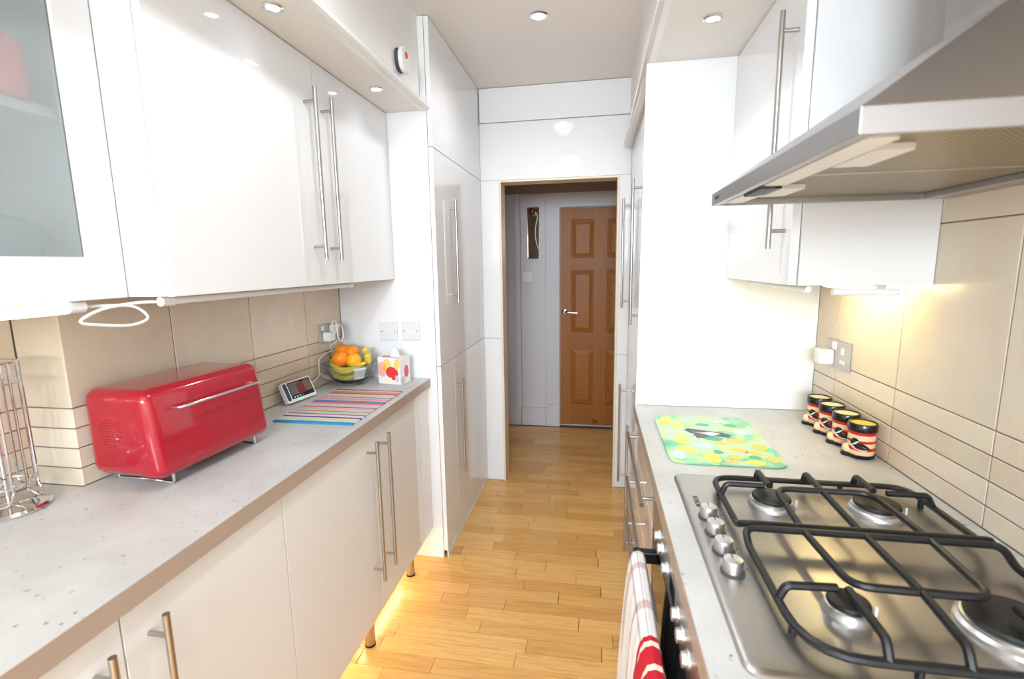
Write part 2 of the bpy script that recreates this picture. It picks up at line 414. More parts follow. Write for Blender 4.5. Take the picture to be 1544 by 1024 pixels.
angL = math.atan2(WL1-WL0, YT-YJ)      # skew of the left wall
tile_field(wl, (WL0, YJ), (WL1, YT), [0, .294, .610, .926, 1.1925], ROWS, PI/2-angL)
tile_field(wl, (REC, YJ), (WL0, YJ), [0, .134], ROWS, 0)
tile_field(wl, (REC, -.05), (REC, YJ), [0, .333, .649, .965], ROWS, PI/2)
RR = ROWS+[(1.505, 1.905), (1.905, 2.085)]
tile_field(wr, (WR, YR), (WR, .066), [0, .147, .456, .769, 1.084, 1.40, 1.716], RR, -PI/2)
obj('grout', MB().prism([(REC-.012, -.05),(REC-.0018,-.05),(REC-.0018,YJ+.0018),(WL0-.0018,YJ+.0018),(WL1-.0018,YT),(WL1-.012,YT),(WL0-.012,YJ+.012),(REC-.012,YJ+.012)], 'z', .905, 1.51), 'grout', wl)
obj('grout', B(WR+.0018, .05, .905, WR+.012, YR, 2.085), 'grout', wr)

# doorway wall: lining boards on a studwork core
DL, DR, DT = -.577, .120, 1.925
wf = struct('wall_far', MB().prism([(-1.25,0),(DL-.0125,0),(DL-.0125,DT+.0125),(DR+.0125,DT+.0125),(DR+.0125,0),(.9,0),(.9,ZC),(-1.25,ZC)], 'y', YE+.012, YE+.11), 'paint', 'end wall with the open doorway to the hall')
XTL, XTR = -.704, .198
obj('panel', B(XTL+.001, YE, .003, DL-.013, YE+.012, .962), 'gloss', wf)
obj('panel', B(XTL+.001, YE, .965, DL-.013, YE+.012, DT+.012), 'gloss', wf)
obj('panel', B(DR+.013, YE, .003, XTR-.001, YE+.012, .868), 'gloss', wf)
obj('panel', B(DR+.013, YE, .871, XTR-.001, YE+.012, DT+.012), 'gloss', wf)
obj('panel', B(XTL+.001, YE, DT+.014, XTR-.001, YE+.012, 2.267), 'gloss', wf)
obj('panel', B(XTL+.006, YE-.010, 2.271, XTR-.001, YE+.012, ZC-.003), 'gloss', wf)
lining = struct('trim_1', MB().prism([(DL-.012,.0),(DL,.0),(DL,DT-.0),(DR,DT),(DR,0),(DR+.012,0),(DR+.012,DT+.012),(DL-.012,DT+.012)], 'y', YE-.004, YE+.125), 'cream', 'cream door lining around the open doorway')

# hall beyond
YH = 4.143
hb = struct('wall_hall', B(-1.3, YH+.03, 0, .95, YH+.12, 2.4), 'hallwhite', 'hall wall facing the kitchen doorway with white panelling')
obj('shaded_wall_band', B(-1.2, YH+.005, 2.012, .9, YH+.03, 2.4), 'wall_shade', hb)  # upper hall wall in shade, painted as a darker band
obj('panel_board', B(-.636, YH+.016, .16, -.424, YH+.03, 2.012), 'hallwhite', hb)
obj('stile', B(-.80, YH, .16, -.640, YH+.03, 2.012), 'hallwhite', hb)
for i, x in enumerate((-.700, -.683)): obj('moulding', MB().cyl((x, YH-.002, .17), (x, YH-.002, 1.97), .006, 8), 'hallwhite', hb, smooth=True)
struct('wall_hall_left', B(-.93, YE+.12, 0, -.82, YH, 2.4), 'hallwhite', 'hall side wall left of the doorway')
struct('wall_hall_right', B(.80, YE+.12, 0, .9, YH, 2.4), 'hallwhite', 'hall side wall right of the doorway')
struct('ceiling_hall', B(-.93, YE+.11, 2.4, .9, YH+.1, 2.46), 'ceil', 'ceiling over the hall')
bb = struct('baseboard_hall', B(-.82, YH-.012, 0, -.645, YH+.0, .165), 'hallwhite', 'white hall skirting board left of the oak door')
obj('plinth_block', B(-.636, YH-.006, 0, -.424, YH+.016, .165), 'hallwhite', bb)
obj('plinth_block', B(-.421, YH-.016, 0, -.302, YH+.0, .20), 'hallwhite', bb)
DX0, DX1, DZ1 = -.296, .466, 1.886
arch = struct('trim_2', MB().prism([(DX0-.125,.2),(DX0-.006,.2),(DX0-.006,DZ1+.006),(DX1+.006,DZ1+.006),(DX1+.006,.2),(DX1+.125,.2),(DX1+.125,DZ1+.125),(DX0-.125,DZ1+.125)], 'y', YH-.0, YH+.03), 'hallwhite', 'white architrave around the oak hall door')
obj('architrave_bead', MB().prism([(DX0-.035,.2),(DX0-.008,.2),(DX0-.008,DZ1+.008),(DX1+.008,DZ1+.008),(DX1+.008,.2),(DX1+.035,.2),(DX1+.035,DZ1+.035),(DX0-.035,DZ1+.035)], 'y', YH-.014, YH), 'hallwhite', arch)
door = structE('door_1', 'six panel oak door at the far side of the hall', (DX0, YH, 0))
yd0, yd1 = YH+.004, YH+.029
px_ = [(-.205, -.015), (.093, .283)]; pz_ = [(.21, .70), (.845, 1.375), (1.475, 1.79)]
for a, b in ((DX0, px_[0][0]), (px_[0][1], px_[1][0]), (px_[1][1]+.09, DX1)): obj('stile', B(a, yd0, .02, b, yd1, DZ1), 'oakdoor', door)
for x0, x1 in ((px_[0][0], px_[0][1]), (px_[1][0], px_[1][1]+.09)):
    for z0, z1 in ((.02, pz_[0][0]), (pz_[0][1], pz_[1][0]), (pz_[1][1], pz_[2][0]), (pz_[2][1], DZ1)):
        obj('rail', B(x0, yd0+.0005, z0, x1, yd1, z1), 'oakdoorh', door)
    for z0, z1 in pz_:
        mb = MB(); e = .028; V = []
        for (i, y) in ((0, yd0+.016), (.006, yd0+.014), (.010, yd0+.014), (e+.012, yd0+.004)):
            V += [(x0+i,y,z0+i),(x1-i,y,z0+i),(x1-i,y,z1-i),(x0+i,y,z1-i)]
        F4 = [(12,13,14,15)]
        for l in range(3): F4 += [(4*l+i, 4*l+(i+1)%4, 4*l+4+(i+1)%4, 4*l+4+i) for i in range(4)]
        obj('door_panel', mb.add(V, F4), 'oakdoor', door)
hd = obj('handle', MB().lathe([(.0255, 0), (.0255, -.008), (.011, -.012), (.011, -.04)], (-.258, yd0, 1.02), 20, 'y'), 'chrome', door, smooth=True)
obj('lever', MB().tube(smooth_path([(-.258, yd0-.04, 1.02), (-.235, yd0-.046, 1.02), (-.20, yd0-.046, 1.018), (-.150, yd0-.044, 1.016)], 4), .0085, 10), 'chrome', hd, smooth=True)

# bulkheads with downlights
XSL, XSR = -.752, .185
bl = struct('trim_3', B(-1.36, -3.0, 2.09, XSL, YT-.001, ZC), 'paint', 'boxed white bulkhead above the left wall cabinets')
obj('cornice', MB().prism([(XSL,2.0885),(XSL+.024,2.0885),(XSL+.030,2.092),(XSL+.044,2.094),(XSL+.047,2.104),(XSL+.040,2.112),(XSL+.030,2.118),(XSL+.016,2.135),(XSL,2.145)], 'y', -3.0, YT-.001), 'gloss', bl)
br = struct('trim_4', B(XSR, -3.0, 2.085, .757, YE-.011, ZC), 'paint', 'boxed white bulkhead above the right wall cabinet')
obj('cornice', MB().prism([(XSR,2.0848),(XSR-.020,2.0848),(XSR-.024,2.088),(XSR-.034,2.090),(XSR-.036,2.099),(XSR-.028,2.106),(XSR-.018,2.113),(XSR-.008,2.128),(XSR,2.138)], 'y', -3.0, YE-.013), 'gloss', br)
def downlight(label, x, y, z, r, lens, power, color, group, cone=125):
    t = thing('downlight', label, 'downlight', (x, y, z), group=group)
    obj('bezel', MB().lathe([(r, 0), (r, -.004), (r*.80, -.007), (r*.66, -.005), (r*.66, 0)], (x, y, z), 24, close=True), 'chrome', t, smooth=True)
    obj('lens', MB().lathe([(r*.66, 0), (r*.66, -.003), (r*.5, -.004)], (x, y, z), 20), lens, t, smooth=True)
    if power:
        l = bpy.data.lights.new('downlight_lamp', 'SPOT'); l.energy = power; l.color = color; l.spot_size = math.radians(cone); l.spot_blend = .6; l.shadow_soft_size = r*1.7
        o = bpy.data.objects.new('downlight_lamp', l); col.objects.link(o); o.parent = t; o.location = (0, 0, -.02)
    return t
G1 = 'small downlights set into the bulkheads'
downlight('small blue-white downlight above the largest left cupboard door', -.819, 1.225, 2.09, .026, 'lampglass', .25, (.85, .9, 1), G1)
downlight('small blue-white downlight beside the alarm near the left end panel', -.819, 1.819, 2.09, .026, 'lampglass', .25, (.85, .9, 1), G1)
downlight('small blue-white downlight above the cupboard by the cooker hood', .305, 1.503, 2.085, .026, 'lampglass', .25, (.85, .9, 1), G1)
G2 = 'round downlights in the ceiling'
downlight('round downlight in the middle of the kitchen ceiling', -.25, 2.208, ZC, .042, 'warmlens', 9, (.96, .97, 1), G2, 160)
downlight('added unseen downlight in the ceiling above the photographer', -.25, 1.0, ZC, .042, 'warmlens', 17, (.87, .94, 1), G2, 165)  # added out of view, brightens the upper doors like bounced flash
downlight('added unseen downlight in the ceiling behind the photographer', -.25, -.35, ZC, .042, 'warmlens', 23, (.87, .94, 1), G2, 165)  # added out of view for light from high behind the camera
downlight('added unseen downlight in the hall ceiling', -.2, 3.55, 2.4, .042, 'warmlens', 1.6, (1, .96, .94), G2)  # added lamp, lifts the dim hall

# ------------------------------------------------------------------ fitted furniture
def handle_v(parent, xf, sgn, y, z0, z1, s=.04):
    """vertical bar handle on a door face x = xf standing off towards sgn"""
    x = xf+sgn*s
    h = obj('handle', MB().cyl((x, y, z0), (x, y, z1), .0062, 12), 'satin', parent, smooth=True)
    for z in (z0+.042, z1-.042): obj('handle_post', MB().cyl((xf+sgn*.0003, y, z), (x, y, z), .0048, 10), 'satin', h, smooth=True)
    return h
def handle_h(parent, xf, sgn, y0, y1, z, s=.036):
    x = xf+sgn*s
    h = obj('handle', MB().cyl((x, y0, z), (x, y1, z), .0062, 12), 'satin', parent, smooth=True)
    for y in (y0+.04, y1-.04): obj('handle_post', MB().cyl((xf+sgn*.0003, y, z), (x, y, z), .0048, 10), 'satin', h, smooth=True)
    return h
def panel(name, parent, x0, y0, z0, x1, y1, z1, g=.0015, m='gloss', bev=.0012):
    return obj(name, B(x0, y0+g, z0+g, x1, y1-g, z1-g), m, parent, bev=bev)

# left worktop and base units
wt = thing('worktop', 'pale grey speckled worktop under the red bread bin', 'worktop', (-.98, 1.1, .87))
obj('slab', MB().prism([(REC+.001, .10), (-.7595, .10), (-.7595, YT-.001), (WL1+.001, YT-.001), (WL0+.001, YJ-.001), (REC+.001, YJ-.001)], 'z', .87, .91), 'worktop', wt)
obj('edge_strip', B(-.7595, .10, .87, -.758, YT-.001, .9098), 'edge', wt)
XB = -.775
def base_left(label, y0, y1, split, hz, y_end=None):
    t = thing('base_cabinet', label, 'cabinet', (-1.0, (y0+y1)/2, 0), group='white base cabinets under the left worktop')
    obj('carcass', B(-1.195, y0+.001, .155, XB-.02, (y_end or y1)-.001, .869), 'carcass', t)
    d1 = panel('door', t, XB-.019, y0, .155, XB, split, .866); handle_v(d1, XB, 1, split-.050, *hz)
    d2 = panel('door', t, XB-.019, split, .155, XB, y1, .866); handle_v(d2, XB, 1, split+.046, *hz)
    if y_end: panel('filler', t, XB-.019, y1, .155, XB, y_end, .866)
    return t
c1 = base_left('white gloss base cabinet nearest the camera, under the wire pod rack', .186, 1.025, .600, (.31, .835))
c2 = base_left('white gloss base cabinet beside the left tall unit, under the striped mat', 1.025, 1.99, 1.533, (.312, .834), YT-.002)
def cab_leg(t, x, y): 
    l = obj('leg', MB().lathe([(.019, .006), (.019, .155)], (x, y, 0), 16), 'satin', t, smooth=True)
    obj('leg_foot', MB().lathe([(.021, 0), (.021, .006)], (x, y, 0), 16), 'black', l, smooth=True)
for x, y in ((-.835, 1.53), (-.84, 1.955), (-1.15, 1.53), (-1.15, 1.95)): cab_leg(c2, x, y)
for x, y in ((-.835, .25), (-.835, .96), (-1.15, .25), (-1.15, .96)): cab_leg(c1, x, y)
st = tag(obj('plinth_light', B(-.935, 1.60, .146, -.923, 2.04, .1545), 'led'), 'warm light strip under the base cabinet by the tall unit', 'light strip', 'warm light strips under the left base cabinets')
st = tag(obj('plinth_light', B(-.935, 1.10, .146, -.923, 1.50, .1545), 'led'), 'warm light strip under the base cabinets below the bread bin', 'light strip', 'warm light strips under the left base cabinets')

# left wall units
XU = -.908
wu = thing('wall_cabinet', 'white gloss two-door wall cabinet above the red bread bin', 'cabinet', (-1.05, 1.5, 1.37), group='white wall cabinets')
obj('carcass', B(-1.186, .9165, 1.372, XU-.0195, YT-.001, 2.089), 'carcass', wu)
d = panel('door', wu, XU-.019, .9165, 1.37, XU, 1.532, 2.0885); handle_v(d, XU, 1, 1.477, 1.455, 1.986)
d = panel('door', wu, XU-.019, 1.532, 1.37, XU, YT-.002, 2.0885); handle_v(d, XU, 1, 1.574, 1.453, 1.984)
XG = -1.022
gu = thing('glass_cabinet', 'white framed wall cabinet with a frosted glass door at far left', 'cabinet', (-1.2, .55, 1.37), group='white wall cabinets')
for n_, a in (('side', (-1.35, .897, 1.372, XG-.021, .914, 2.089)), ('side', (-1.35, .12, 1.372, XG-.021, .138, 2.089)), ('back', (-1.359, .12, 1.372, -1.35, .914, 2.089)),
              ('bottom', (-1.35, .138, 1.372, XG-.021, .897, 1.39)), ('top', (-1.35, .138, 2.071, XG-.021, .897, 2.089)), ('shelf', (-1.35, .138, 1.735, XG-.06, .897, 1.753))):
    obj(n_, B(*a), 'carcass', gu)
dr_ = obj('door', MB().ring((.121, 1.371, .9135, 2.088), (.20, 1.458, .838, 2.005), 'x', XG-.02, XG), 'gloss', gu, bev=.001)
obj('pane', B(XG-.014, .20, 1.458, XG-.008, .838, 2.005), 'frost', dr_)
def crock(name, label, cat, x, y, z, prof, m):
    return tag(obj(name, MB().lathe(prof, (x, y, z), 24), m, smooth=True), label, cat)
crock('storage_tin', 'red round tin on the shelf behind the frosted glass', 'tin', -1.125, .782, 1.753, [(.058,0),(.062,.004),(.062,.10),(.058,.104),(.058,.108),(.02,.115)], 'redbox')
crock('storage_jar', 'tall beige jar on the shelf behind the frosted glass', 'jar', -1.24, .72, 1.753, [(.05,0),(.055,.01),(.055,.15),(.04,.17),(.043,.18),(.043,.20),(.01,.205)], 'beige')
crock('cooking_pot', 'grey-green pot at the bottom of the glass cabinet', 'pot', -1.17, .765, 1.39, [(.06,0),(.08,.01),(.088,.09),(.092,.13),(.088,.135),(.05,.15),(.012,.155),(.012,.17)], 'greencrock')
tag(obj('lunch_box', MB().prism(rrect(-1.15, .46, -1.055, .66, .02), 'z', 1.39, 1.435), 'pink'), 'flat pink box at the bottom of the glass cabinet', 'box')

# lamps and lead under the left wall units
t1 = thing('tube_light', 'lit tube lamp under the frosted glass cabinet', 'lamp', (-1.03, .5, 1.358), group='slim tube lamps under the wall cabinets')
obj('tube', MB().cyl((-1.045, .16, 1.357), (-1.045, .80, 1.357), .0115, 16), 'tube', t1, smooth=True)
for y in (.125, .8): obj('end_cap', MB().cyl((-1.045, y, 1.358), (-1.045, y+.032, 1.358), .0125, 16), 'plastic', t1, smooth=True)
t2 = thing('tube_light', 'unlit white tube lamp under the left wall cabinet doors', 'lamp', (-.95, 1.3, 1.358), group='slim tube lamps under the wall cabinets')
obj('tube', MB().cyl((-.953, .955, 1.360), (-.953, 1.76, 1.360), .0085, 14), 'plastic', t2, smooth=True)
for y in (.925, 1.755): obj('end_cap', MB().cyl((-.953, y, 1.360), (-.953, y+.034, 1.360), .0105, 14), 'plastic', t2, smooth=True)
tag(obj('lamp_lead', MB().tube(smooth_path([(-1.045,.832,1.357),(-1.03,.875,1.356),(-1.01,.915,1.35),(-.99,.925,1.325),(-1.0,.895,1.312),(-1.01,.84,1.318),(-1.015,.80,1.330),(-1.0,.835,1.352),(-.97,.885,1.361),(-.953,.925,1.36)], 6), .0032, 8), 'cable', smooth=True), 'white lead looping between the two left tube lamps', 'cable')

# left tall unit
tu = thing('tall_cabinet', 'white gloss tall unit left of the doorway', 'cabinet', (-.95, 2.55, 0), group='tall gloss units flanking the doorway')
obj('end_panel', MB().prism([(WL1+.001, 0), (-.7255, 0), (-.7255, ZC-.002), (XSL+.0, ZC-.002), (XSL, 2.09), (WL1+.001, 2.09)], 'y', YT, YT+.018), 'gloss', tu)
obj('carcass', B(-1.19, YT+.018, .05, XTL-.021, YE-.001, ZC-.002), 'carcass', tu)
panel('door', tu, XTL-.02, YT, 1.94, XTL, YE, ZC-.002)
d = panel('door', tu, XTL-.02, YT, .966, XTL, YE, 1.94); handle_v(d, XTL, 1, 2.335, 1.243, 1.744, .03)
panel('filler', tu, XTL-.02, YT, .035, XTL, 2.322, .966)
d = panel('door', tu, XTL-.02, 2.322, .035, XTL, YE, .966); handle_v(d, XTL, 1, 2.355, .345, .862, .03)
kp = MB(); n = 24; pr = []
for i in range(n+1):
    y = YT+.003+(YE-YT-.012)*i/n; pr.append((y, .034+.005*math.sin(i*1.9)-.003*(i % 3)))
kp.prism([(YT+.003, 0), (YE-.01, 0)]+list(reversed(pr)), 'x', XTL-.004, XTL+.002)
obj('kickboard', kp, 'plastic', tu)

# blank plates, alarm
def plate(label, x0, x1, z0, z1, y):
    t = thing('connection_plate', label, 'wall plate', ((x0+x1)/2, y, z0), group='square connection plates on the left end panel')
    obj('faceplate', B(x0, y-.009, z0, x1, y, z1), 'plate', t, bev=.003, seg=3)
    cx, cz = (x0+x1)/2, (z0+z1)/2
    obj('fuse_carrier', B(cx-.020, y-.0105, cz-.012, cx+.020, y-.009, cz+.012), 'carcass', t, bev=.0005)
    for s in (-1, 1): obj('screw', MB().cyl((cx+s*.032, y-.0103, cz), (cx+s*.032, y-.009, cz), .0035, 10), 'satin', t)
plate('left of the two white square plates above the fruit bowl', -.992, -.906, 1.088, 1.173, YT)
plate('right of the two white square plates above the tissue box', -.884, -.798, 1.091, 1.175, YT)
al = thing('carbon_monoxide_alarm', 'white rounded alarm with a red button on the left bulkhead', 'alarm', (XSL, 1.885, 2.205))
obj('back_plate', MB().prism(rrect(1.845, 2.163, 1.925, 2.247, .036, 8), 'x', XSL, XSL+.014), 'darkgrey', al, smooth=True)
obj('cover', MB().prism(rrect(1.841, 2.159, 1.929, 2.251, .04, 8), 'x', XSL+.014, XSL+.032), 'plastic', al, smooth=True, bev=.006, seg=3)
obj('button', MB().lathe([(.012, 0), (.012, .002), (.008, .004)], (XSL+.032, 1.885, 2.222), 16, 'x'), 'redbtn', al, smooth=True)

# ---- right side: worktop, drawer unit, oven, tall unit, wall unit
wt2 = thing('worktop', 'pale grey speckled worktop around the gas hob', 'worktop', (.45, 1.1, .87))
obj('slab', B(.1475, .30, .87, WR-.001, YR-.001, .91), 'worktop', wt2)
obj('edge_strip', B(.146, .30, .87, .1475, YR-.001, .9098), 'edge', wt2)
XD = .161
du = thing('drawer_unit', 'white gloss unit with three wide drawers below the printed board', 'cabinet', (.45, 1.48, 0))
obj('carcass', B(XD+.021, 1.181, .12, WR-.002, YR-.001, .869), 'carcass', du)
obj('plinth', B(XD+.06, 1.181, 0, XD+.075, YR-.001, .119), 'carcass', du)
for z0, z1, hz in ((.715, .866, .806), (.545, .715, .632), (.12, .545, .468)):
    d = panel('drawer', du, XD, 1.181, z0, XD+.02, YR-.001, z1); handle_h(d, XD, -1, 1.212, 1.765, hz)
tr_ = thing('tall_cabinet', 'white gloss tall unit right of the doorway with long bar handles', 'cabinet', (.45, 2.4, 0), group='tall gloss units flanking the doorway')
obj('end_panel', MB().prism([(.15, .911), (WR-.0005, .911), (WR-.0005, 2.0845), (.1595, 2.0845)], 'y', YR, YR+.018), 'gloss', tr_)
obj('carcass', B(XTR+.0215, YR+.019, .06, WR-.002, YE-.001, 2.084), 'carcass', tr_)
ysp = 2.235
d = panel('door', tr_, XTR, YR+.019, .735, XTR+.02, ysp, 2.084); handle_v(d, XTR, -1, 2.18, 1.158, 1.785, .046)
d = panel('door', tr_, XTR, ysp, .735, XTR+.02, YE-.012, 2.084); handle_v(d, XTR, -1, 2.935, 1.165, 1.797, .046)
d = panel('door', tr_, XTR, YR+.019, .03, XTR+.02, ysp, .733); handle_v(d, XTR, -1, 2.21, .055, .685, .046)
d = panel('door', tr_, XTR, ysp, .03, XTR+.02, YE-.012, .733); handle_v(d, XTR, -1, 2.945, .068, .697, .046)
XV, YV = .444, 1.229
wc = thing('wall_cabinet', 'white gloss single-door wall cabinet beside the cooker hood', 'cabinet', (.6, 1.5, 1.371), group='white wall cabinets')
obj('carcass', B(XV+.021, YV, 1.371, WR-.001, YR-.001, 2.084), 'carcass', wc, bev=.001)
d = panel('door', wc, XV, YV+.004, 1.371, XV+.0195, YR-.001, 2.084); handle_v(d, XV, -1, 1.272, 1.458, 1.984, .036)
t3 = thing('tube_light', 'lit warm tube lamp under the cabinet beside the cooker hood', 'lamp', (.62, 1.42, 1.358), group='slim tube lamps under the wall cabinets')
tb = MB(); p0 = Vector((.50, 1.60, 1.356)); p1 = Vector((.69, 1.275, 1.354))
obj('housing', MB().tube([(.545, 1.243, 1.3555), (.685, 1.243, 1.3545)], .0085, 14), 'plastic', t3, smooth=True)
obj('housing_bar', MB().cyl((.50, 1.70, 1.3605), (.50, 1.26, 1.3605), .007, 12), 'plastic', t3, smooth=True)
obj('tube', MB().cyl((.66, 1.30, 1.360), (.66, 1.55, 1.360), .0075, 14), 'tubeR', t3, smooth=True)
obj('bracket', B(.655, 1.24, 1.362, .665, 1.30, 1.3705), 'plastic', t3)

# oven
XO = .1490
ov = thing('oven', 'built-in oven with steel control panel and black door below the hob', 'oven', (.45, .88, 0))
obj('body', B(XO+.024, .585, .12, WR-.03, 1.178, .868), 'darkgrey', ov)
cp = obj('control_panel', B(XO, .586, .772, XO+.023, 1.177, .868), 'steel', ov, bev=.0015)
for y in (1.05, 1.00, .93, .80, .75, .70):
    k = obj('knob', MB().lathe([(.0155, 0), (.015, -.003), (.0125, -.004), (.0115, -.011), (.009, -.012)], (XO, y, .818), 20, 'x'), 'alu', cp, smooth=True)
obj('clock_display', B(XO-.0008, .84, .802, XO, .895, .836), 'blackglass', cp)
dd = obj('door', B(XO, .586, .17, XO+.023, 1.177, .769), 'blackglass', ov, bev=.002)
obj('handle', MB().prism(rrect(.094, .738, .112, .766, .006, 3), 'y', .63, 1.085), 'black', dd, smooth=True)
for y in (.645, 1.063): obj('handle_post', B(.103, y, .7385, XO, y+.022, .7655), 'black', dd, bev=.002)
obj('plinth', B(XO+.072, .586, 0, XO+.087, 1.177, .119), 'carcass', ov)

# tea towel over the oven handle
tw = MB(); prof = []
for z, x in ((.46, .137), (.54, .135), (.62, .132), (.69, .128), (.735, .121), (.757, .1175), (.7695, .113), (.7735, .103), (.7695, .093), (.757, .0885), (.735, .084), (.69, .080), (.62, .077), (.54, .075), (.44, .074), (.36, .0735)): prof.append((x, z))
ny = 40; nv = len(prof); V = []; Fc = []
for i in range(ny+1):
    y = .555+(1.055-.555)*i/ny
    for j, (x, z) in enumerate(prof):
        hang = max(0, (.765-z))/.4
        amp = (.007*math.sin(y*46+.8)+.004*math.sin(y*90))*hang
        out = -abs(amp)-.0 if j > nv//2 else -.0*hang
        V.append((x+out-(.004*math.sin(y*60)**2*(1 if j > nv//2 else 0)), y+.02*hang*math.sin(j), z))
for i in range(ny):
    for j in range(nv-1): a = i*nv+j; Fc.append((a, a+1, a+nv+1, a+nv))
towel = obj('tea_towel', tw.add(V, Fc), 'towel', smooth=True)
sm = towel.modifiers.new('solidify', 'SOLIDIFY'); sm.thickness = .003; sm.offset = 1
tag(towel, 'white and red tea towel hanging over the oven handle', 'towel')

# hob
HX0, HX1, HY0, HY1, HZ = .193, .712, .578, 1.178, .916
hob = thing('gas_hob', 'stainless steel four burner gas hob with silver knobs', 'hob', (.45, .88, .91))
pl = []
for (r, z) in ((0, .9102), (0, .912), (.003, .915), (.012, HZ)):
    pl.append(rrect(HX0+r, HY0+r, HX1-r, HY1-r, .022, 6) and [(x, y, z) for x, y in rrect(HX0+r, HY0+r, HX1-r, HY1-r, .022, 6)])
nn = len(pl[0]); V = [p for R in pl for p in R]; Fc = [tuple(range(nn-1, -1, -1)), tuple(3*nn+i for i in range(nn))]
for l_ in range(3): Fc += [(l_*nn+i, l_*nn+(i+1) % nn, (l_+1)*nn+(i+1) % nn, (l_+1)*nn+i) for i in range(nn)]
obj('plate', MB().add(V, Fc), 'steel', hob, smooth=True)
for y in (.970, .911, .850, .790):
    k = obj('knob', MB().lathe([(.0165, .0025), (.0165, .018), (.0150, .0235), (.012, .0245)], (.2315, y, HZ), 24), 'alu', hob, smooth=True)
    obj('knob_ring', MB().lathe([(.0195, .0), (.0195, .0024), (.016, .0026)], (.2315, y, HZ), 24), 'darkgrey', k, smooth=True)
    obj('knob_mark', B(.2305, y+.002, HZ+.0244, .2325, y+.013, HZ+.0250), 'darkgrey', k)
    obj('setting_mark', MB().cyl((.257, y+.010, HZ), (.257, y+.010, HZ+.0004), .0016, 8), 'black', hob)
text_mesh('maker_lettering', 'BOSCH', .015, 'darkgrey', hob, Matrix.Translation((.2225, 1.035, HZ+.0003)) @ Matrix.Rotation(PI/2, 4, 'Z'), .0003)
for x, y, r in ((.372, 1.038, .040), (.572, 1.036, .044), (.370, .712, .030), (.575, .705, .058)):
    b_ = obj('burner', MB().lathe([(r*1.12, 0), (r*1.10, .006), (r, .010), (r, .015), (r*.9, .0165)], (x, y, HZ), 28), 'alu', hob, smooth=True)
    obj('burner_cap', MB().lathe([(r*.93, .0165), (r*.95, .019), (r*.9, .0225), (r*.5, .0240)], (x, y, HZ), 28), 'iron', b_, smooth=True)
    obj('spark_pin', MB().cyl((x+r*1.25, y, HZ), (x+r*1.25, y, HZ+.014), .002, 8), 'plastic', b_)
def grate(label, loop, fingers, feet):
    t = thing('pan_support', label, 'pan support', (.47, loop[0][1], HZ), group='cast iron pan supports on the hob')
    obj('frame', MB().tube(loop, .0065, 8, closed=True), 'iron', t, smooth=True)
    for f in fingers: obj('finger', MB().tube(f, .0062, 8), 'iron', t, smooth=True)
    for (x, y, z) in feet: obj('foot', MB().cyl((x, y, HZ+.0002), (x, y, z), .0055, 10), 'black', t)
    return t
zl, zf = .933, .957; GX0, GX1 = .272, .676
def rnd(pts, r=.02):
    """round the corners of a polyline"""
    out = [pts[0]]
    for a, b, c in zip(pts[:-2], pts[1:-1], pts[2:]):
        A, Bv, Cv = Vector(a), Vector(b), Vector(c); r1 = min(r, (A-Bv).length*.45, (Cv-Bv).length*.45)
        p = Bv+(A-Bv).normalized()*r1; q = Bv+(Cv-Bv).normalized()*r1
        for k in range(5): s_ = k/4; out.append(tuple(p*(1-s_)**2+Bv*2*s_*(1-s_)+q*s_*s_))
    out.append(pts[-1]); return out
def loop_round(pts, rr):
    out = []; N = len(pts)
    for i in range(N):
        A, Bv, Cv = Vector(pts[i-1]), Vector(pts[i]), Vector(pts[(i+1) % N]); r1 = min(rr[i], (A-Bv).length*.49, (Cv-Bv).length*.49)
        p = Bv+(A-Bv).normalized()*r1; q = Bv+(Cv-Bv).normalized()*r1
        for k in range(6): s_ = k/5; out.append(tuple(p*(1-s_)**2+Bv*2*s_*(1-s_)+q*s_*s_))
    return out
yi = .888
loopF = loop_round([(GX0, yi, .952), (GX1, yi, .952), (GX1, yi+.03, zl), (GX1, 1.128, zl), (GX0, 1.128, zl), (GX0, yi+.03, zl)], [.02, .02, .01, .045, .045, .01])
fF = [rnd([(x, 1.128, zl), (x, 1.118, zf), (x, y2, zf)], .008) for x, y2 in ((.368, 1.045), (.570, 1.048))]
fF.append(rnd([(.468, 1.128, zl), (.468, 1.118, zf), (.468, yi, .952)], .008))
fF.append(rnd([(.371, yi, .952), (.376, 1.033, zf), (.560, 1.035, zf), (.571, yi, .952)], .03))
fF.append(rnd([(GX0, 1.042, zl), (GX0+.010, 1.042, zf), (.358, 1.042, zf)], .008))
fF.append(rnd([(GX1, 1.040, zl), (GX1-.012, 1.040, zf), (.590, 1.040, zf)], .008))
grate('black cast iron pan support over the two far burners', loopF, fF, [(GX0+.004, 1.07, zl), (GX1-.004, 1.07, zl), (.40, 1.128, zl), (.545, 1.128, zl)])
yk = .873
loopN = loop_round([(GX0, yk, .952), (GX1, yk, .952), (GX1, yk-.03, zl), (GX1, .602, zl), (GX0, .602, zl), (GX0, yk-.03, zl)], [.02, .02, .01, .075, .075, .01])
fN = [rnd([(x, .602, zl), (x, .614, zf), (x, y2, zf)], .008) for x, y2 in ((.366, .708), (.57, .700))]
fN.append(rnd([(.470, yk, .952), (.466, .715, zf), (.456, .614, zf), (.456, .602, zl)], .008))
fN.append(rnd([(.371, yk, .952), (.375, .718, zf), (.556, .716, zf), (.570, yk, .952)], .03))
fN.append(rnd([(GX0, .706, zl), (GX0+.010, .706, zf), (.352, .710, zf)], .008))
fN.append(rnd([(GX1, .706, zl), (GX1-.012, .706, zf), (.590, .706, zf)], .008))
grate('black cast iron pan support over the two near burners', loopN, fN, [(GX0+.004, .66, zl), (GX1-.004, .66, zl), (.40, .602, zl), (.545, .602, zl)])

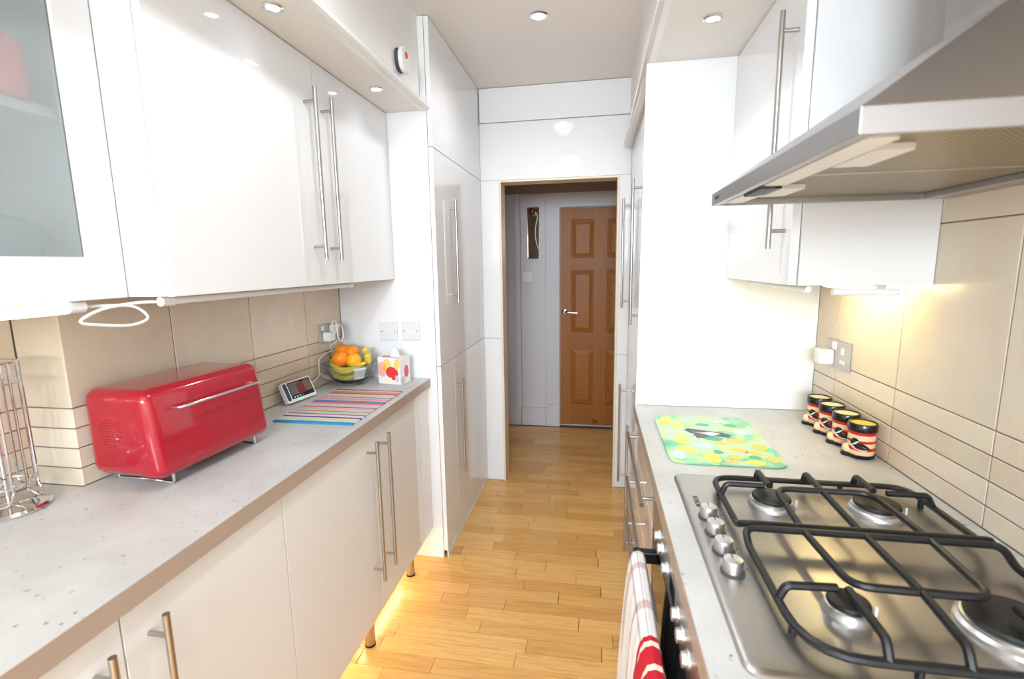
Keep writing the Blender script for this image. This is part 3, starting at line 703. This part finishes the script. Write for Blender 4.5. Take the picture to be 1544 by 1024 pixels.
# cooker hood
hx, hy0, hy1, hz0, hz1 = .262, .570, 1.214, 1.556, 1.583
hood = thing('cooker_hood', 'stainless steel chimney cooker hood above the gas hob', 'cooker hood', (.5, .89, hz0))
tz = 1.786; tx, ty0, ty1 = .560, .806, .978
skin = MB().add([(hx,hy0,hz1),(WR-.001,hy0,hz1),(WR-.001,hy1,hz1),(hx,hy1,hz1),(tx,ty0,tz),(WR-.001,ty0,tz),(WR-.001,ty1,tz),(tx,ty1,tz)],
                [(3,2,1,0),(4,5,6,7),(0,1,5,4),(1,2,6,5),(2,3,7,6),(3,0,4,7)])
obj('canopy', skin, 'hoodsteel', hood, bev=.002)
rim = obj('rim', MB().ring((hx, hy0, WR-.001, hy1), (hx+.012, hy0+.008, WR-.055, hy1-.008), 'z', hz0, hz1), 'hoodsteel', hood, bev=.001)
obj('front_lip', B(hx+.012, hy0+.008, hz0+.004, hx+.03, hy1-.008, hz0+.006), 'alu', rim)
obj('lamp_diffuser', MB().prism(rrect(hx+.022, .60, hx+.06, .935, .015), 'z', hz0+.002, hz0+.014), 'plastic', hood)
obj('lamp_diffuser', MB().prism(rrect(hx+.022, 1.045, hx+.06, 1.185, .015), 'z', hz0+.002, hz0+.014), 'plastic', hood)
sw = obj('switch_strip', B(hx+.022, .938, hz0-.002, hx+.044, 1.042, hz0+.014), 'darkgrey', hood, bev=.001)
obj('slider', B(hx+.044, .945, hz0-.001, hx+.058, 1.036, hz0+.012), 'black', sw)
for i, (a, b_) in enumerate(((hy0+.010, .888), (.892, hy1-.010))):
    f = obj('grease_filter', B(hx+.066, a, hz0+.012, WR-.058, b_, hz0+.020), 'filter', hood)
    obj('filter_latch', MB().prism(rrect(hx+.068, (a+b_)/2-.055+i*.0, hx+.115, (a+b_)/2+.055, .004, 2), 'z', hz0+.004, hz0+.0118), 'plastic', f)
obj('filter_bar', B(hx+.066, .888, hz0+.010, WR-.058, .892, hz0+.020), 'alu', hood)
obj('chimney', B(tx+.002, ty0+.002, tz, WR-.001, ty1-.002, 2.084), 'hoodsteel', hood, bev=.001)
text_mesh('maker_lettering', 'BOSCH', .011, 'black', rim, Matrix(((0,0,-1,hx-.0001),(-1,0,0,1.165),(0,1,0,hz0+.0135),(0,0,0,1))), .0003)

# ------------------------------------------------------------------ small things, left worktop
bn = thing('bread_bin', 'glossy red bread bin with chrome handle and wire feet', 'bread bin', (-1.1, 1.1, ZT))
def bevel_prism(poly, y0, y1, off, seg, keep):
    mb = MB().prism(poly, 'y', y0, y1); me = new_mesh('tmp', mb, 'red'); bm = bmesh.new(); bm.from_mesh(me)
    ed = [e for e in bm.edges if not keep(e)]
    bmesh.ops.bevel(bm, geom=ed, offset=off, segments=seg, profile=.5, affect='EDGES', clamp_overlap=True)
    out = MB(); bm.verts.ensure_lookup_table()
    out.v = [tuple(v.co) for v in bm.verts]; out.f = [tuple(v.index for v in f.verts) for f in bm.faces]; bm.free(); bpy.data.meshes.remove(me); return out
by0, by1, bz0, bz1, bxs = .918, 1.280, .934, 1.152, -1.046
seam = lambda e: all(abs(v.co.x-bxs) < .004 for v in e.verts)
obj('body', bevel_prism([(-1.205, bz0), (bxs-.0015, bz0), (bxs-.0015, bz1), (-1.205, bz1)], by0+.002, by1-.002, .030, 6, seam), 'red', bn, smooth=True)
lid = obj('lid', bevel_prism([(bxs, bz0), (-.982, bz0+.004), (-1.008, bz1), (bxs, bz1)], by0, by1, .026, 6, seam), 'red', bn, smooth=True)
hp = [(-1.0095, .978, 1.098), (-.978, .980, 1.102), (-.972, .988, 1.103), (-.972, 1.238, 1.103), (-.978, 1.246, 1.102), (-1.0095, 1.248, 1.098)]
obj('handle', MB().tube(rnd(hp, .008), .0035, 10), 'chrome', lid, smooth=True)
def emb(y, z, o=.0006):  # point on the leaning lid front
    t = (z-bz0)/(bz1-bz0); return (-.982+(-1.008+.982)*t+o, y, z)
bd = MB()
for a, b_, c, d_ in ((1.055, 1.165, 1.036, 1.038), (1.055, 1.165, 1.058, 1.060), (1.055, 1.057, 1.038, 1.058), (1.163, 1.165, 1.038, 1.058)):
    q = [emb(a, c), emb(b_, c), emb(b_, d_), emb(a, d_)]; q2 = [(x-.002, y, z) for x, y, z in q]
    bd.add(q+q2, [(0,1,2,3),(7,6,5,4),(0,4,5,1),(1,5,6,2),(2,6,7,3),(3,7,4,0)])
tag(obj('embossed_border', bd, 'red', lid), kind='stuff')
vd = MB()
for i in range(-5, 6):
    for j in range(-5, 6):
        if i*i+j*j <= 27: vd.cyl((-1.125+i*.0068, by0+.0015, 1.045+j*.0068), (-1.125+i*.0068, by0+.003, 1.045+j*.0068), .0016, 6)
tag(obj('vent_holes', vd, 'dots', bn), kind='stuff')
for y in (.965, 1.232):
    obj('wire_foot', MB().tube(rnd([(-1.175, y, bz0+.004), (-1.175, y, .9135), (-1.08, y, .9165), (-1.005, y, .9135), (-1.005, y, bz0+.006)], .008), .0033, 8), 'chrome', bn, smooth=True)

bn.rotation_euler.z = math.radians(-3.5)

# wire pod rack
pr_ = thing('pod_rack', 'round chrome wire pod rack at the left end of the worktop', 'pod rack', (-1.272, .795, ZT))
cx, cy = -1.272, .795
obj('base', MB().lathe([(.068, .001), (.071, .006), (.066, .011), (.03, .014), (.012, .018)], (cx, cy, ZT), 32), 'chrome', pr_, smooth=True)
obj('post', MB().cyl((cx, cy, ZT+.012), (cx, cy, ZT+.335), .004, 10), 'chrome', pr_, smooth=True)
for k in range(5):
    a = 2*PI*k/5+.5; dv = Vector((math.cos(a), math.sin(a), 0)); tv = Vector((-dv.y, dv.x, 0)); c = Vector((cx, cy, ZT))
    pts = []
    for s in (-1, 1):
        o_ = c+dv*.048+tv*(.019*s)
        col_pts = [o_+Vector((0, 0, h)) for h in (.33, .20, .075, .05)]
        pts.append(col_pts)
    mid = [c+dv*.058+tv*-.012+Vector((0,0,.032)), c+dv*.060+Vector((0,0,.028)), c+dv*.058+tv*.012+Vector((0,0,.032))]
    obj('wire_column', MB().tube(smooth_path(pts[0]+mid+list(reversed(pts[1])), 4), .0026, 8), 'chrome', pr_, smooth=True)
for h, r in ((.33, .050), (.285, .046), (.06, .046)):
    obj('wire_hoop', MB().tube([(cx+r*math.cos(2*PI*k/28), cy+r*math.sin(2*PI*k/28), ZT+h) for k in range(28)], .0022, 8, closed=True), 'chrome', pr_, smooth=True)

# striped mat
mt = MB().prism([(-1.083, 1.424), (-.789, 1.424), (-.789, 1.850), (-1.083, 1.850)], 'z', ZT+.0003, ZT+.0055)
tag(obj('worktop_saver', mt, 'stripes', bev=.001), 'multicoloured striped board lying on the left worktop', 'chopping board')

# video monitor
dv_ = thing('video_monitor', 'small white video monitor leaning by the tiled wall', 'monitor', (-1.150, 1.683, ZT), math.radians(81))
def L(o, lx, ly, lz): return WM[o.name] @ Vector((lx, ly, lz))
tl = math.radians(24)
def tilt(px, pz, off): return (px, pz*math.sin(tl)+off*math.cos(tl)-.02, .0085+pz*math.cos(tl)-off*math.sin(tl))
def slab(o, x0, x1, z0, z1, f0, f1, r=.006):
    mb = MB(); poly = rrect(x0, z0, x1, z1, r, 3); n = len(poly)
    V = [L(o, *tilt(x, z, f0)) for x, z in poly]+[L(o, *tilt(x, z, f1)) for x, z in poly]
    return mb.add(V, [tuple(range(n)), tuple(range(2*n-1, n-1, -1))]+[(i, i+n, (i+1) % n+n, (i+1) % n) for i in range(n)])
obj('body', slab(dv_, -.078, .074, 0, .083, 0, .016, .007), 'plastic', dv_, smooth=True)
scr = obj('screen', slab(dv_, -.050, .068, .012, .078, -.001, 0, .002), 'screen', dv_)
obj('screen_reflection', slab(dv_, -.047, .012, .026, .074, -.0014, -.001, .001), mat('reflection_grey', (104, 104, 106), .3), scr)  # dim reflection on the screen, painted as flat colour patches
obj('screen_reflection', slab(dv_, -.008, .028, .024, .072, -.0018, -.0014, .012), mat('reflection_red', (126, 34, 38), .3), scr)
obj('screen_reflection', slab(dv_, .024, .064, .028, .072, -.0016, -.0012, .010), mat('reflection_brown', (120, 92, 74), .3), scr)
for i in range(4): obj('screen_icon', slab(dv_, -.040+i*.014, -.034+i*.014, .0155, .0215, -.0016, -.001, .001), 'plastic' if i < 3 else mat('icon_blue', (90, 100, 150), .3), scr)
obj('speaker_grille', slab(dv_, -.073, -.056, .008, .079, -.001, .0, .008), 'teal', dv_)
obj('indicator_light', slab(dv_, -.012, -.003, .001, .005, -.001, 0, .001), 'greenled', dv_)
obj('stand', slab(dv_, -.03, .03, .010, .045, .016, .032, .004), 'plastic', dv_)

# socket with plugs, left wall
def wallpt(y): return WL0+(WL1-WL0)*(y-YJ)/(YT-YJ)
sk = thing('wall_socket', 'steel double socket with white chargers above the fruit bowl', 'socket', (wallpt(1.99), 1.99, 1.137), -angL, group='steel double sockets on the tiles')
def LB(o, x0, y0, z0, x1, y1, z1):
    mb = B(x0, y0, z0, x1, y1, z1); mb.v = [tuple(WM[o.name] @ Vector(p)) for p in mb.v]; return mb
obj('faceplate', LB(sk, .0, -.072, -.043, .004, .072, .043), 'satin', sk, bev=.001)
obj('plug', LB(sk, .004, -.045, -.032, .040, -.001, .008), 'plastic', sk, bev=.004, seg=3)
obj('plug', LB(sk, .004, .008, .0, .030, .045, .036), 'plastic', sk, bev=.004, seg=3)
obj('rocker_switch', LB(sk, .004, -.05, .016, .008, -.035, .036), 'plastic', sk)
ck = thing('charger_cable', 'white charging cable from the socket down to the video monitor', 'cable', (wallpt(1.9)+.02, 1.9, ZT))
X = lambda y, d_: wallpt(y)+d_
obj('coil', MB().tube(smooth_path([(X(2.0,.052),2.0,1.172),(X(2.02,.055),2.02,1.160),(X(2.025,.055),2.025,1.12),(X(2.01,.052),2.01,1.095),(X(1.995,.05),1.995,1.11),(X(1.99,.05),1.99,1.15)], 5, True), .0035, 8, closed=True), 'cable', ck, smooth=True)
obj('coil', MB().tube(smooth_path([(X(1.975,.045),1.975,1.195),(X(1.99,.047),1.99,1.175),(X(1.98,.047),1.98,1.14),(X(1.962,.045),1.962,1.15),(X(1.96,.045),1.96,1.185)], 5, True), .0035, 8, closed=True), 'cable', ck, smooth=True)
lead = [(X(1.985,.047),1.985,1.10),(X(1.96,.03),1.96,1.082),(X(1.985,.02),1.985,1.058),(X(2.0,.02),2.0,1.050),(X(1.97,.018),1.97,1.055),(X(1.90,.015),1.90,1.040),(X(1.885,.015),1.885,1.015),(X(1.882,.015),1.882,.978),(X(1.872,.018),1.872,.963),(X(1.82,.02),1.82,.948),(X(1.78,.022),1.78,.93),(X(1.765,.03),1.765,.920),(-1.165,1.752,.925)]
obj('lead', MB().tube(smooth_path(lead, 5), .0022, 8), 'cable', ck, smooth=True)
obj('loose_loop', MB().tube(smooth_path([(X(1.882,.017),1.882,.972),(X(1.92,.022),1.92,.955),(X(1.955,.026),1.955,.938),(X(1.965,.028),1.965,.930),(X(1.945,.030),1.945,.934),(X(1.905,.024),1.905,.952)], 5, True), .0022, 8, closed=True), 'cable', ck, smooth=True)

# fruit bowl
fx, fy = -1.080, 1.970
outp = [(r*.93, h) for r, h in [(.052, .0015), (.060, .003), (.060, .012), (.075, .018), (.096, .040), (.112, .070), (.122, .100)]]
inp = [(r*.93, h) for r, h in [(.119, .101), (.109, .072), (.093, .044), (.072, .023), (.045, .018), (.004, .017)]]
bowl = tag(obj('fruit_bowl', MB().lathe(outp+inp, (fx, fy, ZT), 40), 'glass', smooth=True), 'clear glass bowl of oranges and bananas in the corner', 'bowl')
bowl.data.materials.append(M['glass'])
obj('price_label', MB().add([(fx+.0875*math.cos(a)+.0, fy+.0875*math.sin(a), ZT+z) for z in (.036,) for a in (-.95, -.7, -.45)]+[(fx+.1115*math.cos(a), fy+.1115*math.sin(a), ZT+.088) for a in (-.95, -.7, -.45)], [(0,1,4,3),(1,2,5,4)]), 'stone', bowl)
def banana(label, pts, r, flip=False):
    t = thing('banana', label, 'banana', pts[1], group='bananas in the glass bowl')
    P = smooth_path(pts, 6); n = len(P); rs = [r*(.30+.70*min(1, 3.2*(i/(n-1)), 4*(1-i/(n-1))+.1)) for i in range(n)]
    obj('peel', MB().tube(P, r, 7, rs=rs), 'banana', t, smooth=True)
    d0 = (P[0]-P[1]).normalized()
    obj('stem', MB().tube([P[0]+d0*-.001, P[0]+d0*.022], r*.3, 7, rs=[r*.32, r*.24]), 'stem', t, smooth=True)
def W_(x, y, z): return (fx+x*.93, fy+y*.93, ZT+z)
banana('lowest green-yellow banana along the front of the bowl', [W_(-.086,-.025,.105), W_(-.060,-.045,.062), W_(-.005,-.058,.040), W_(.050,-.035,.052), W_(.074,-.010,.078)], .0165)
banana('upper front banana lying across the bowl below the oranges', [W_(-.080,-.030,.118), W_(-.045,-.060,.084), W_(.005,-.072,.071), W_(.055,-.052,.082), W_(.088,-.020,.102)], .0165)
banana('banana behind with its dark stem over the left rim', [W_(-.100,-.005,.132), W_(-.062,-.008,.090), W_(-.01,.0,.060), W_(.04,.02,.060), W_(.068,.045,.085)], .016)
banana('upright banana tip standing behind the oranges', [W_(.020,.080,.058), W_(.052,.062,.085), W_(.064,.045,.125), W_(.062,.030,.152), W_(.058,.026,.160)], .0165)
banana('short banana standing at the right of the mandarin', [W_(.040,.050,.05), W_(.078,.022,.085), W_(.086,.012,.118), W_(.084,.006,.130), W_(.080,.002,.138)], .0165)
def orange(name, label, cat, x, y, z, r, m):
    mb = MB(); bm = bmesh.new(); bmesh.ops.create_uvsphere(bm, u_segments=24, v_segments=16, radius=r)
    for v in bm.verts:
        v.co.z *= .95
        if v.co.z > r*.85: v.co.z -= (v.co.z-r*.85)*.6
    bm.verts.ensure_lookup_table(); mb.v = [tuple(v.co+Vector(W_(x, y, z))) for v in bm.verts]; mb.f = [tuple(v.index for v in f.verts) for f in bm.faces]; bm.free()
    t = thing(name, label, cat, W_(x, y, z-r*.9), group='oranges in the glass bowl')
    obj('peel', mb, m, t, smooth=True)
    obj('stalk_button', MB().lathe([(.0035, 0), (.0025, .002)], W_(x+r*.22, y-r*.93, z-r*.28), 8, 'y'), 'stem', t)
orange('orange', 'orange at the back left of the fruit bowl', 'orange', -.048, .015, .146, .034, 'orange')
orange('orange', 'orange at the back middle of the fruit bowl', 'orange', .000, .020, .140, .033, 'orange')
orange('orange', 'largest orange at the front left of the fruit bowl', 'orange', -.028, -.040, .120, .037, 'orange')
orange('mandarin', 'yellowish mandarin at the front right of the fruit bowl', 'mandarin', .034, -.030, .112, .034, 'mandarin')

# tissue box
tbx = thing('tissue_box', 'white tissue box with bright leaf print beside the fruit bowl', 'tissue box', (-.900, 1.972, ZT), math.radians(-11))
def TB(x0, y0, z0, x1, y1, z1): return LB(tbx, x0, y0, z0, x1, y1, z1)
TW = .0575
obj('carton', TB(-TW, 0, .0005, TW, .082, .120), 'stone', tbx, bev=.0015)
def ell(cx_, cz_, rx, rz, a=0, n=16): return [(cx_+rx*math.cos(t)*math.cos(a)-rz*math.sin(t)*math.sin(a), cz_+rx*math.cos(t)*math.sin(a)+rz*math.sin(t)*math.cos(a)) for t in [2*PI*k/n for k in range(n)]]
def clipp(poly, x0, x1, z0, z1): return [(min(max(x, x0), x1), min(max(z, z0), z1)) for x, z in poly]
def decal_front(poly, m, k, face='f'):
    y0 = -.0003-.00012*k
    if face == 'f': V = [(x, y0, z) for x, z in poly]
    elif face == 's': V = [(TW+.0003+.00012*k, x, z) for x, z in poly]
    else: V = [(x, z, .1203+.00012*k) for x, z in poly]
    mb = MB().add([tuple(WM[tbx.name] @ Vector(p)) for p in V], [tuple(range(len(V)))])
    obj('leaf_print', mb, m, tbx)
PR = {k: mat('print_'+k, c, .5) for k, c in dict(pink=(244, 176, 160), yel=(248, 212, 110), red=(226, 58, 62), org=(244, 178, 84), grey=(206, 200, 196), pale=(246, 232, 196), rose=(224, 96, 108)).items()}
F_lim = (-TW+.001, TW-.001, .002, .118)
for i, (c, m_) in enumerate((((-.036, .066, .026, .034), 'pink'), ((-.008, .085, .022, .03), 'yel'), ((.0, .02, .028, .014, .5), 'pale'), ((.044, .094, .016, .026, -.3), 'yel'), ((-.020, .075, .008, .018), 'org'), ((.012, .056, .028, .025, .3), 'red'), ((.030, .045, .016, .026, -.4), 'red'), ((.042, .028, .010, .016), 'grey'))):
    decal_front(clipp(ell(*c), *F_lim), PR[m_], i)
for i, (c, m_) in enumerate((((.050, .055, .018, .028), 'rose'), ((.02, .02, .016, .018), 'grey'), ((.03, .1, .012, .016), 'pale'))): decal_front(clipp(ell(*c), .001, .081, .002, .118), PR[m_], i, 's')
for i, (c, m_) in enumerate((((-.03, .03, .022, .02), 'rose'), ((.02, .012, .03, .010), 'pink'), ((.04, .055, .016, .02), 'yel'))): decal_front(clipp(ell(*c), -TW+.001, TW-.001, .001, .081), PR[m_], i, 't')
ts = MB(); V = []
for k in range(12):
    a = 2*PI*k/12; V.append((.004+.028*math.cos(a), .042+.010*math.sin(a), .1205))
for k in range(12):
    a = 2*PI*k/12; V.append((.006+.016*math.cos(a)+.002*math.sin(3*a), .042+.008*math.sin(a)+.003*math.cos(2*a), .142))
V.append((.004, .044, .160))
ts.add([tuple(WM[tbx.name] @ Vector(p)) for p in V], [(k, (k+1) % 12, 12+(k+1) % 12, 12+k) for k in range(12)]+[(12+k, 12+(k+1) % 12, 24) for k in range(12)])
obj('tissue', ts, 'tissue', tbx, smooth=True)

# ------------------------------------------------------------------ small things, right worktop
bo = thing('chopping_board', 'rounded glass board printed with yellow flowers and a dark dog', 'chopping board', (.345, 1.445, ZT))
bx0, bx1, bY0, bY1 = .198, .490, 1.248, 1.645
obj('glass_plate', MB().prism(rrect(bx0, bY0, bx1, bY1, .035, 6), 'z', ZT+.0008, ZT+.006), 'board', bo, bev=.001)
def flat(pts, m, k, name='print'):
    obj(name, MB().add([(x, y, ZT+.0062+.0001*k) for x, y in pts], [tuple(range(len(pts)))]), m, bo)
for x, y, a, b_, m_ in ((.235, 1.600, .022, .028, 'lemon'), (.262, 1.545, .022, .022, 'lemon'), (.225, 1.555, .016, .016, 'flower'), (.312, 1.288, .020, .032, 'lemon'), (.252, 1.41, .018, .030, 'lemon'), (.255, 1.345, .03, .017, 'lemon'), (.225, 1.30, .02, .03, 'skyprint'), (.305, 1.375, .026, .02, 'skyprint'),
                       (.405, 1.42, .026, .02, 'flower'), (.455, 1.38, .024, .022, 'flower'), (.395, 1.35, .024, .017, 'flower'), (.43, 1.335, .022, .016, 'flower'), (.37, 1.30, .02, .018, 'flower'), (.465, 1.295, .02, .018, 'flower'), (.415, 1.27, .026, .014, 'lemon'), (.36, 1.40, .02, .014, 'flower'), (.355, 1.262, .018, .009, 'flower'),
                       (.345, 1.435, .03, .018, 'leafprint'), (.42, 1.305, .016, .012, 'leafprint'), (.335, 1.33, .013, .016, 'leafprint'), (.425, 1.56, .02, .016, 'leafprint'), (.34, 1.56, .022, .014, 'leafprint'), (.445, 1.50, .03, .02, 'skyprint'), (.4, 1.60, .03, .014, 'skyprint')):
    n = 14; ph = random.random()*6
    flat([(x+a*(1+.12*math.sin(3*t+ph))*math.cos(t), y+b_*(1+.12*math.cos(4*t+ph))*math.sin(t)) for t in [2*PI*q/n for q in range(n)]], m_, 0 if m_ in ('leafprint', 'skyprint') else 1)
flat([(.272,1.512),(.285,1.517),(.31,1.513),(.335,1.505),(.36,1.497),(.385,1.488),(.397,1.475),(.408,1.474),(.400,1.466),(.397,1.452),(.385,1.449),(.36,1.455),(.335,1.449),(.318,1.437),(.300,1.432),(.298,1.452),(.288,1.475),(.280,1.495)], 'dogblack', 2, 'dog_print')
flat([(.292,1.487),(.322,1.482),(.345,1.492),(.362,1.486),(.376,1.478),(.362,1.468),(.352,1.459),(.338,1.462),(.325,1.474)], 'dogwhite', 3, 'dog_print')
flat([(.268,1.516),(.278,1.521),(.286,1.515),(.276,1.508)], 'dogwhite', 3, 'dog_print')
flat([(.274,1.470),(.284,1.462),(.298,1.462),(.296,1.470),(.284,1.474)], 'dogwhite', 3, 'dog_print')

mug_labels = ['small boot-shaped cup furthest from the hob, by the white end panel', 'second small boot-shaped cup from the white end panel', 'third small boot-shaped cup from the white end panel', 'small boot-shaped cup nearest the hob, with a yellow inside']
def make_mug(i, x, y):
    t = thing('boot_cup', mug_labels[i], 'cup', (x, y, ZT), group='black and red novelty cups by the tiled wall')
    c = (x, y, ZT); r = .031
    body = obj('body', MB().lathe([(r*.97, .010), (r, .016), (r*1.0, .070), (r*.98, .0705)], c, 28), 'mugcream', t, smooth=True)
    obj('base', MB().lathe([(r*1.0, .0005), (r*1.06, .003), (r*1.06, .008), (r*1.0, .0102)], c, 28), 'mugblack', t, smooth=True)
    for z0, z1 in ((.022, .031), (.043, .050), (.064, .073)): obj('red_band', MB().lathe([(r*1.0, z0), (r*1.035, z0+.001), (r*1.035, z1-.001), (r*1.0, z1)], c, 28, close=True), 'mugred', t, smooth=True)
    obj('rim', MB().lathe([(r*1.03, .072), (r*1.09, .074), (r*1.09, .092), (r*1.05, .094), (r*.95, .094), (r*.95, .072)], c, 28, close=True), 'mugblack', t, smooth=True)
    obj('inside', MB().lathe([(r*.95, .090), (r*.945, .0905), (r*.9, .082), (r*.01, .080)], c, 28), 'mugyolk' if i == 3 else 'mugin', t, smooth=True)
    # moulded shoe on the side facing the camera
    sh = MB(); bm = bmesh.new(); bmesh.ops.create_uvsphere(bm, u_segments=14, v_segments=10, radius=1)
    dirv = Vector((-.62, -.78, 0)); tv = Vector((.78, -.62, 0))
    cc = Vector(c)+dirv*r*.98+tv*.006
    for v in bm.verts:
        q = v.co.copy(); v.co = cc+tv*(q.x*.020)+dirv*(q.y*.009)+Vector((0, 0, .036+q.z*.008+(-q.x*.004)))
    bm.verts.ensure_lookup_table(); sh.v = [tuple(v.co) for v in bm.verts]; sh.f = [tuple(v.index for v in f.verts) for f in bm.faces]; bm.free()
    shoe = obj('shoe_relief', sh, 'mugblack', t, smooth=True)
    obj('sole_line', MB().tube(smooth_path([cc+tv*a+dirv*(.0085-abs(a)*.12)+Vector((0,0,z)) for a, z in ((-.018, .034), (-.008, .0285), (.006, .0275), (.016, .030))], 4), .0011, 6), 'plastic', shoe, smooth=True)
    bm = bmesh.new(); bmesh.ops.create_uvsphere(bm, u_segments=12, v_segments=8, radius=1); sh = MB()
    for v in bm.verts:
        q = v.co.copy(); v.co = cc-tv*.014+tv*(q.x*.010)+dirv*(q.y*.009)+Vector((0, 0, .046+q.z*.010))
    bm.verts.ensure_lookup_table(); sh.v = [tuple(v.co) for v in bm.verts]; sh.f = [tuple(v.index for v in f.verts) for f in bm.faces]; bm.free()
    obj('shoe_cuff', sh, 'mugblack', t, smooth=True)
    for k in range(3): obj('lace', MB().tube([cc-tv*(.019-.005*k)+dirv*.0095+Vector((0,0,.040+.004*k)), cc-tv*(.009-.003*k)+dirv*.0098+Vector((0,0,.044+.003*k))], .0011, 6), 'plastic', t)
    # toe cap in cream with a black sole, poking out to the left
    bm = bmesh.new(); bmesh.ops.create_uvsphere(bm, u_segments=12, v_segments=8, radius=1); sh = MB()
    tc_ = Vector(c)+Vector((-.030, .006, 0))
    for v in bm.verts:
        q = v.co.copy(); v.co = tc_+Vector((q.x*.012, q.y*.014, .020+q.z*.013))
    bm.verts.ensure_lookup_table(); sh.v = [tuple(v.co) for v in bm.verts]; sh.f = [tuple(v.index for v in f.verts) for f in bm.faces]; bm.free()
    obj('toe_cap', sh, 'mugcream', t, smooth=True)
    obj('toe_sole', MB().lathe([(.013, .0005), (.0145, .003), (.0145, .007), (.012, .009)], (tc_.x, tc_.y, ZT), 16), 'mugblack', t, smooth=True)
for i, y in enumerate((1.622, 1.540, 1.455, 1.368)): make_mug(i, .702, y)

sr = thing('wall_socket', 'steel double socket with a white cube plug behind the boot cups', 'socket', (WR, 1.617, 1.14), PI, group='steel double sockets on the tiles')
obj('faceplate', LB(sr, 0, -.073, -.043, .004, .073, .043), 'satin', sr, bev=.001)
obj('plug', LB(sr, .004, -.066, -.036, .046, -.022, .010), 'plastic', sr, bev=.004, seg=3)
obj('rocker_switch', LB(sr, .004, -.030, .012, .010, -.010, .037), 'plastic', sr, bev=.001)
obj('rocker_switch', LB(sr, .004, .022, .004, .007, .036, .024), 'plastic', sr)
for a, b_ in ((.014, .020), (.026, .032), (.038, .044)): obj('socket_slot', LB(sr, .004, a, -.026, .0046, b_, -.014), 'plastic', sr)

# ------------------------------------------------------------------ hall things
hm = thing('wall_mirror', 'narrow mirrored panel with a round bronze fitting on the hall wall', 'mirror', (-.525, YH+.015, 1.476))
obj('mirror_glass', B(-.573, YH+.008, 1.479, -.478, YH+.016, 1.899), 'mirror', hm)
obj('frame', MB().ring((-.577, 1.475, -.474, 1.903), (-.573, 1.479, -.478, 1.899), 'y', YH+.004, YH+.016), 'chrome', hm)
obj('round_fitting', MB().lathe([(.034, 0), (.034, -.01), (.022, -.014), (.018, -.034), (.008, -.04)], (-.530, YH+.008, 1.865), 20, 'y'), 'bulb', hm, smooth=True)
obj('cable', MB().tube(smooth_path([(-.505, YH-.02, 1.86), (-.488, YH-.012, 1.82), (-.505, YH-.010, 1.73), (-.502, YH-.008, 1.63), (-.480, YH-.004, 1.556)], 6), .004, 8), 'cable', hm, smooth=True)
lsw = thing('light_switch', 'white light switch below the mirrored panel in the hall', 'switch', (-.58, YH+.016, 1.28))
obj('faceplate', B(-.622, YH+.008, 1.28, -.538, YH+.016, 1.362), 'plastic', lsw, bev=.002)
obj('rocker', B(-.588, YH+.004, 1.308, -.572, YH+.008, 1.334), 'plastic', lsw)
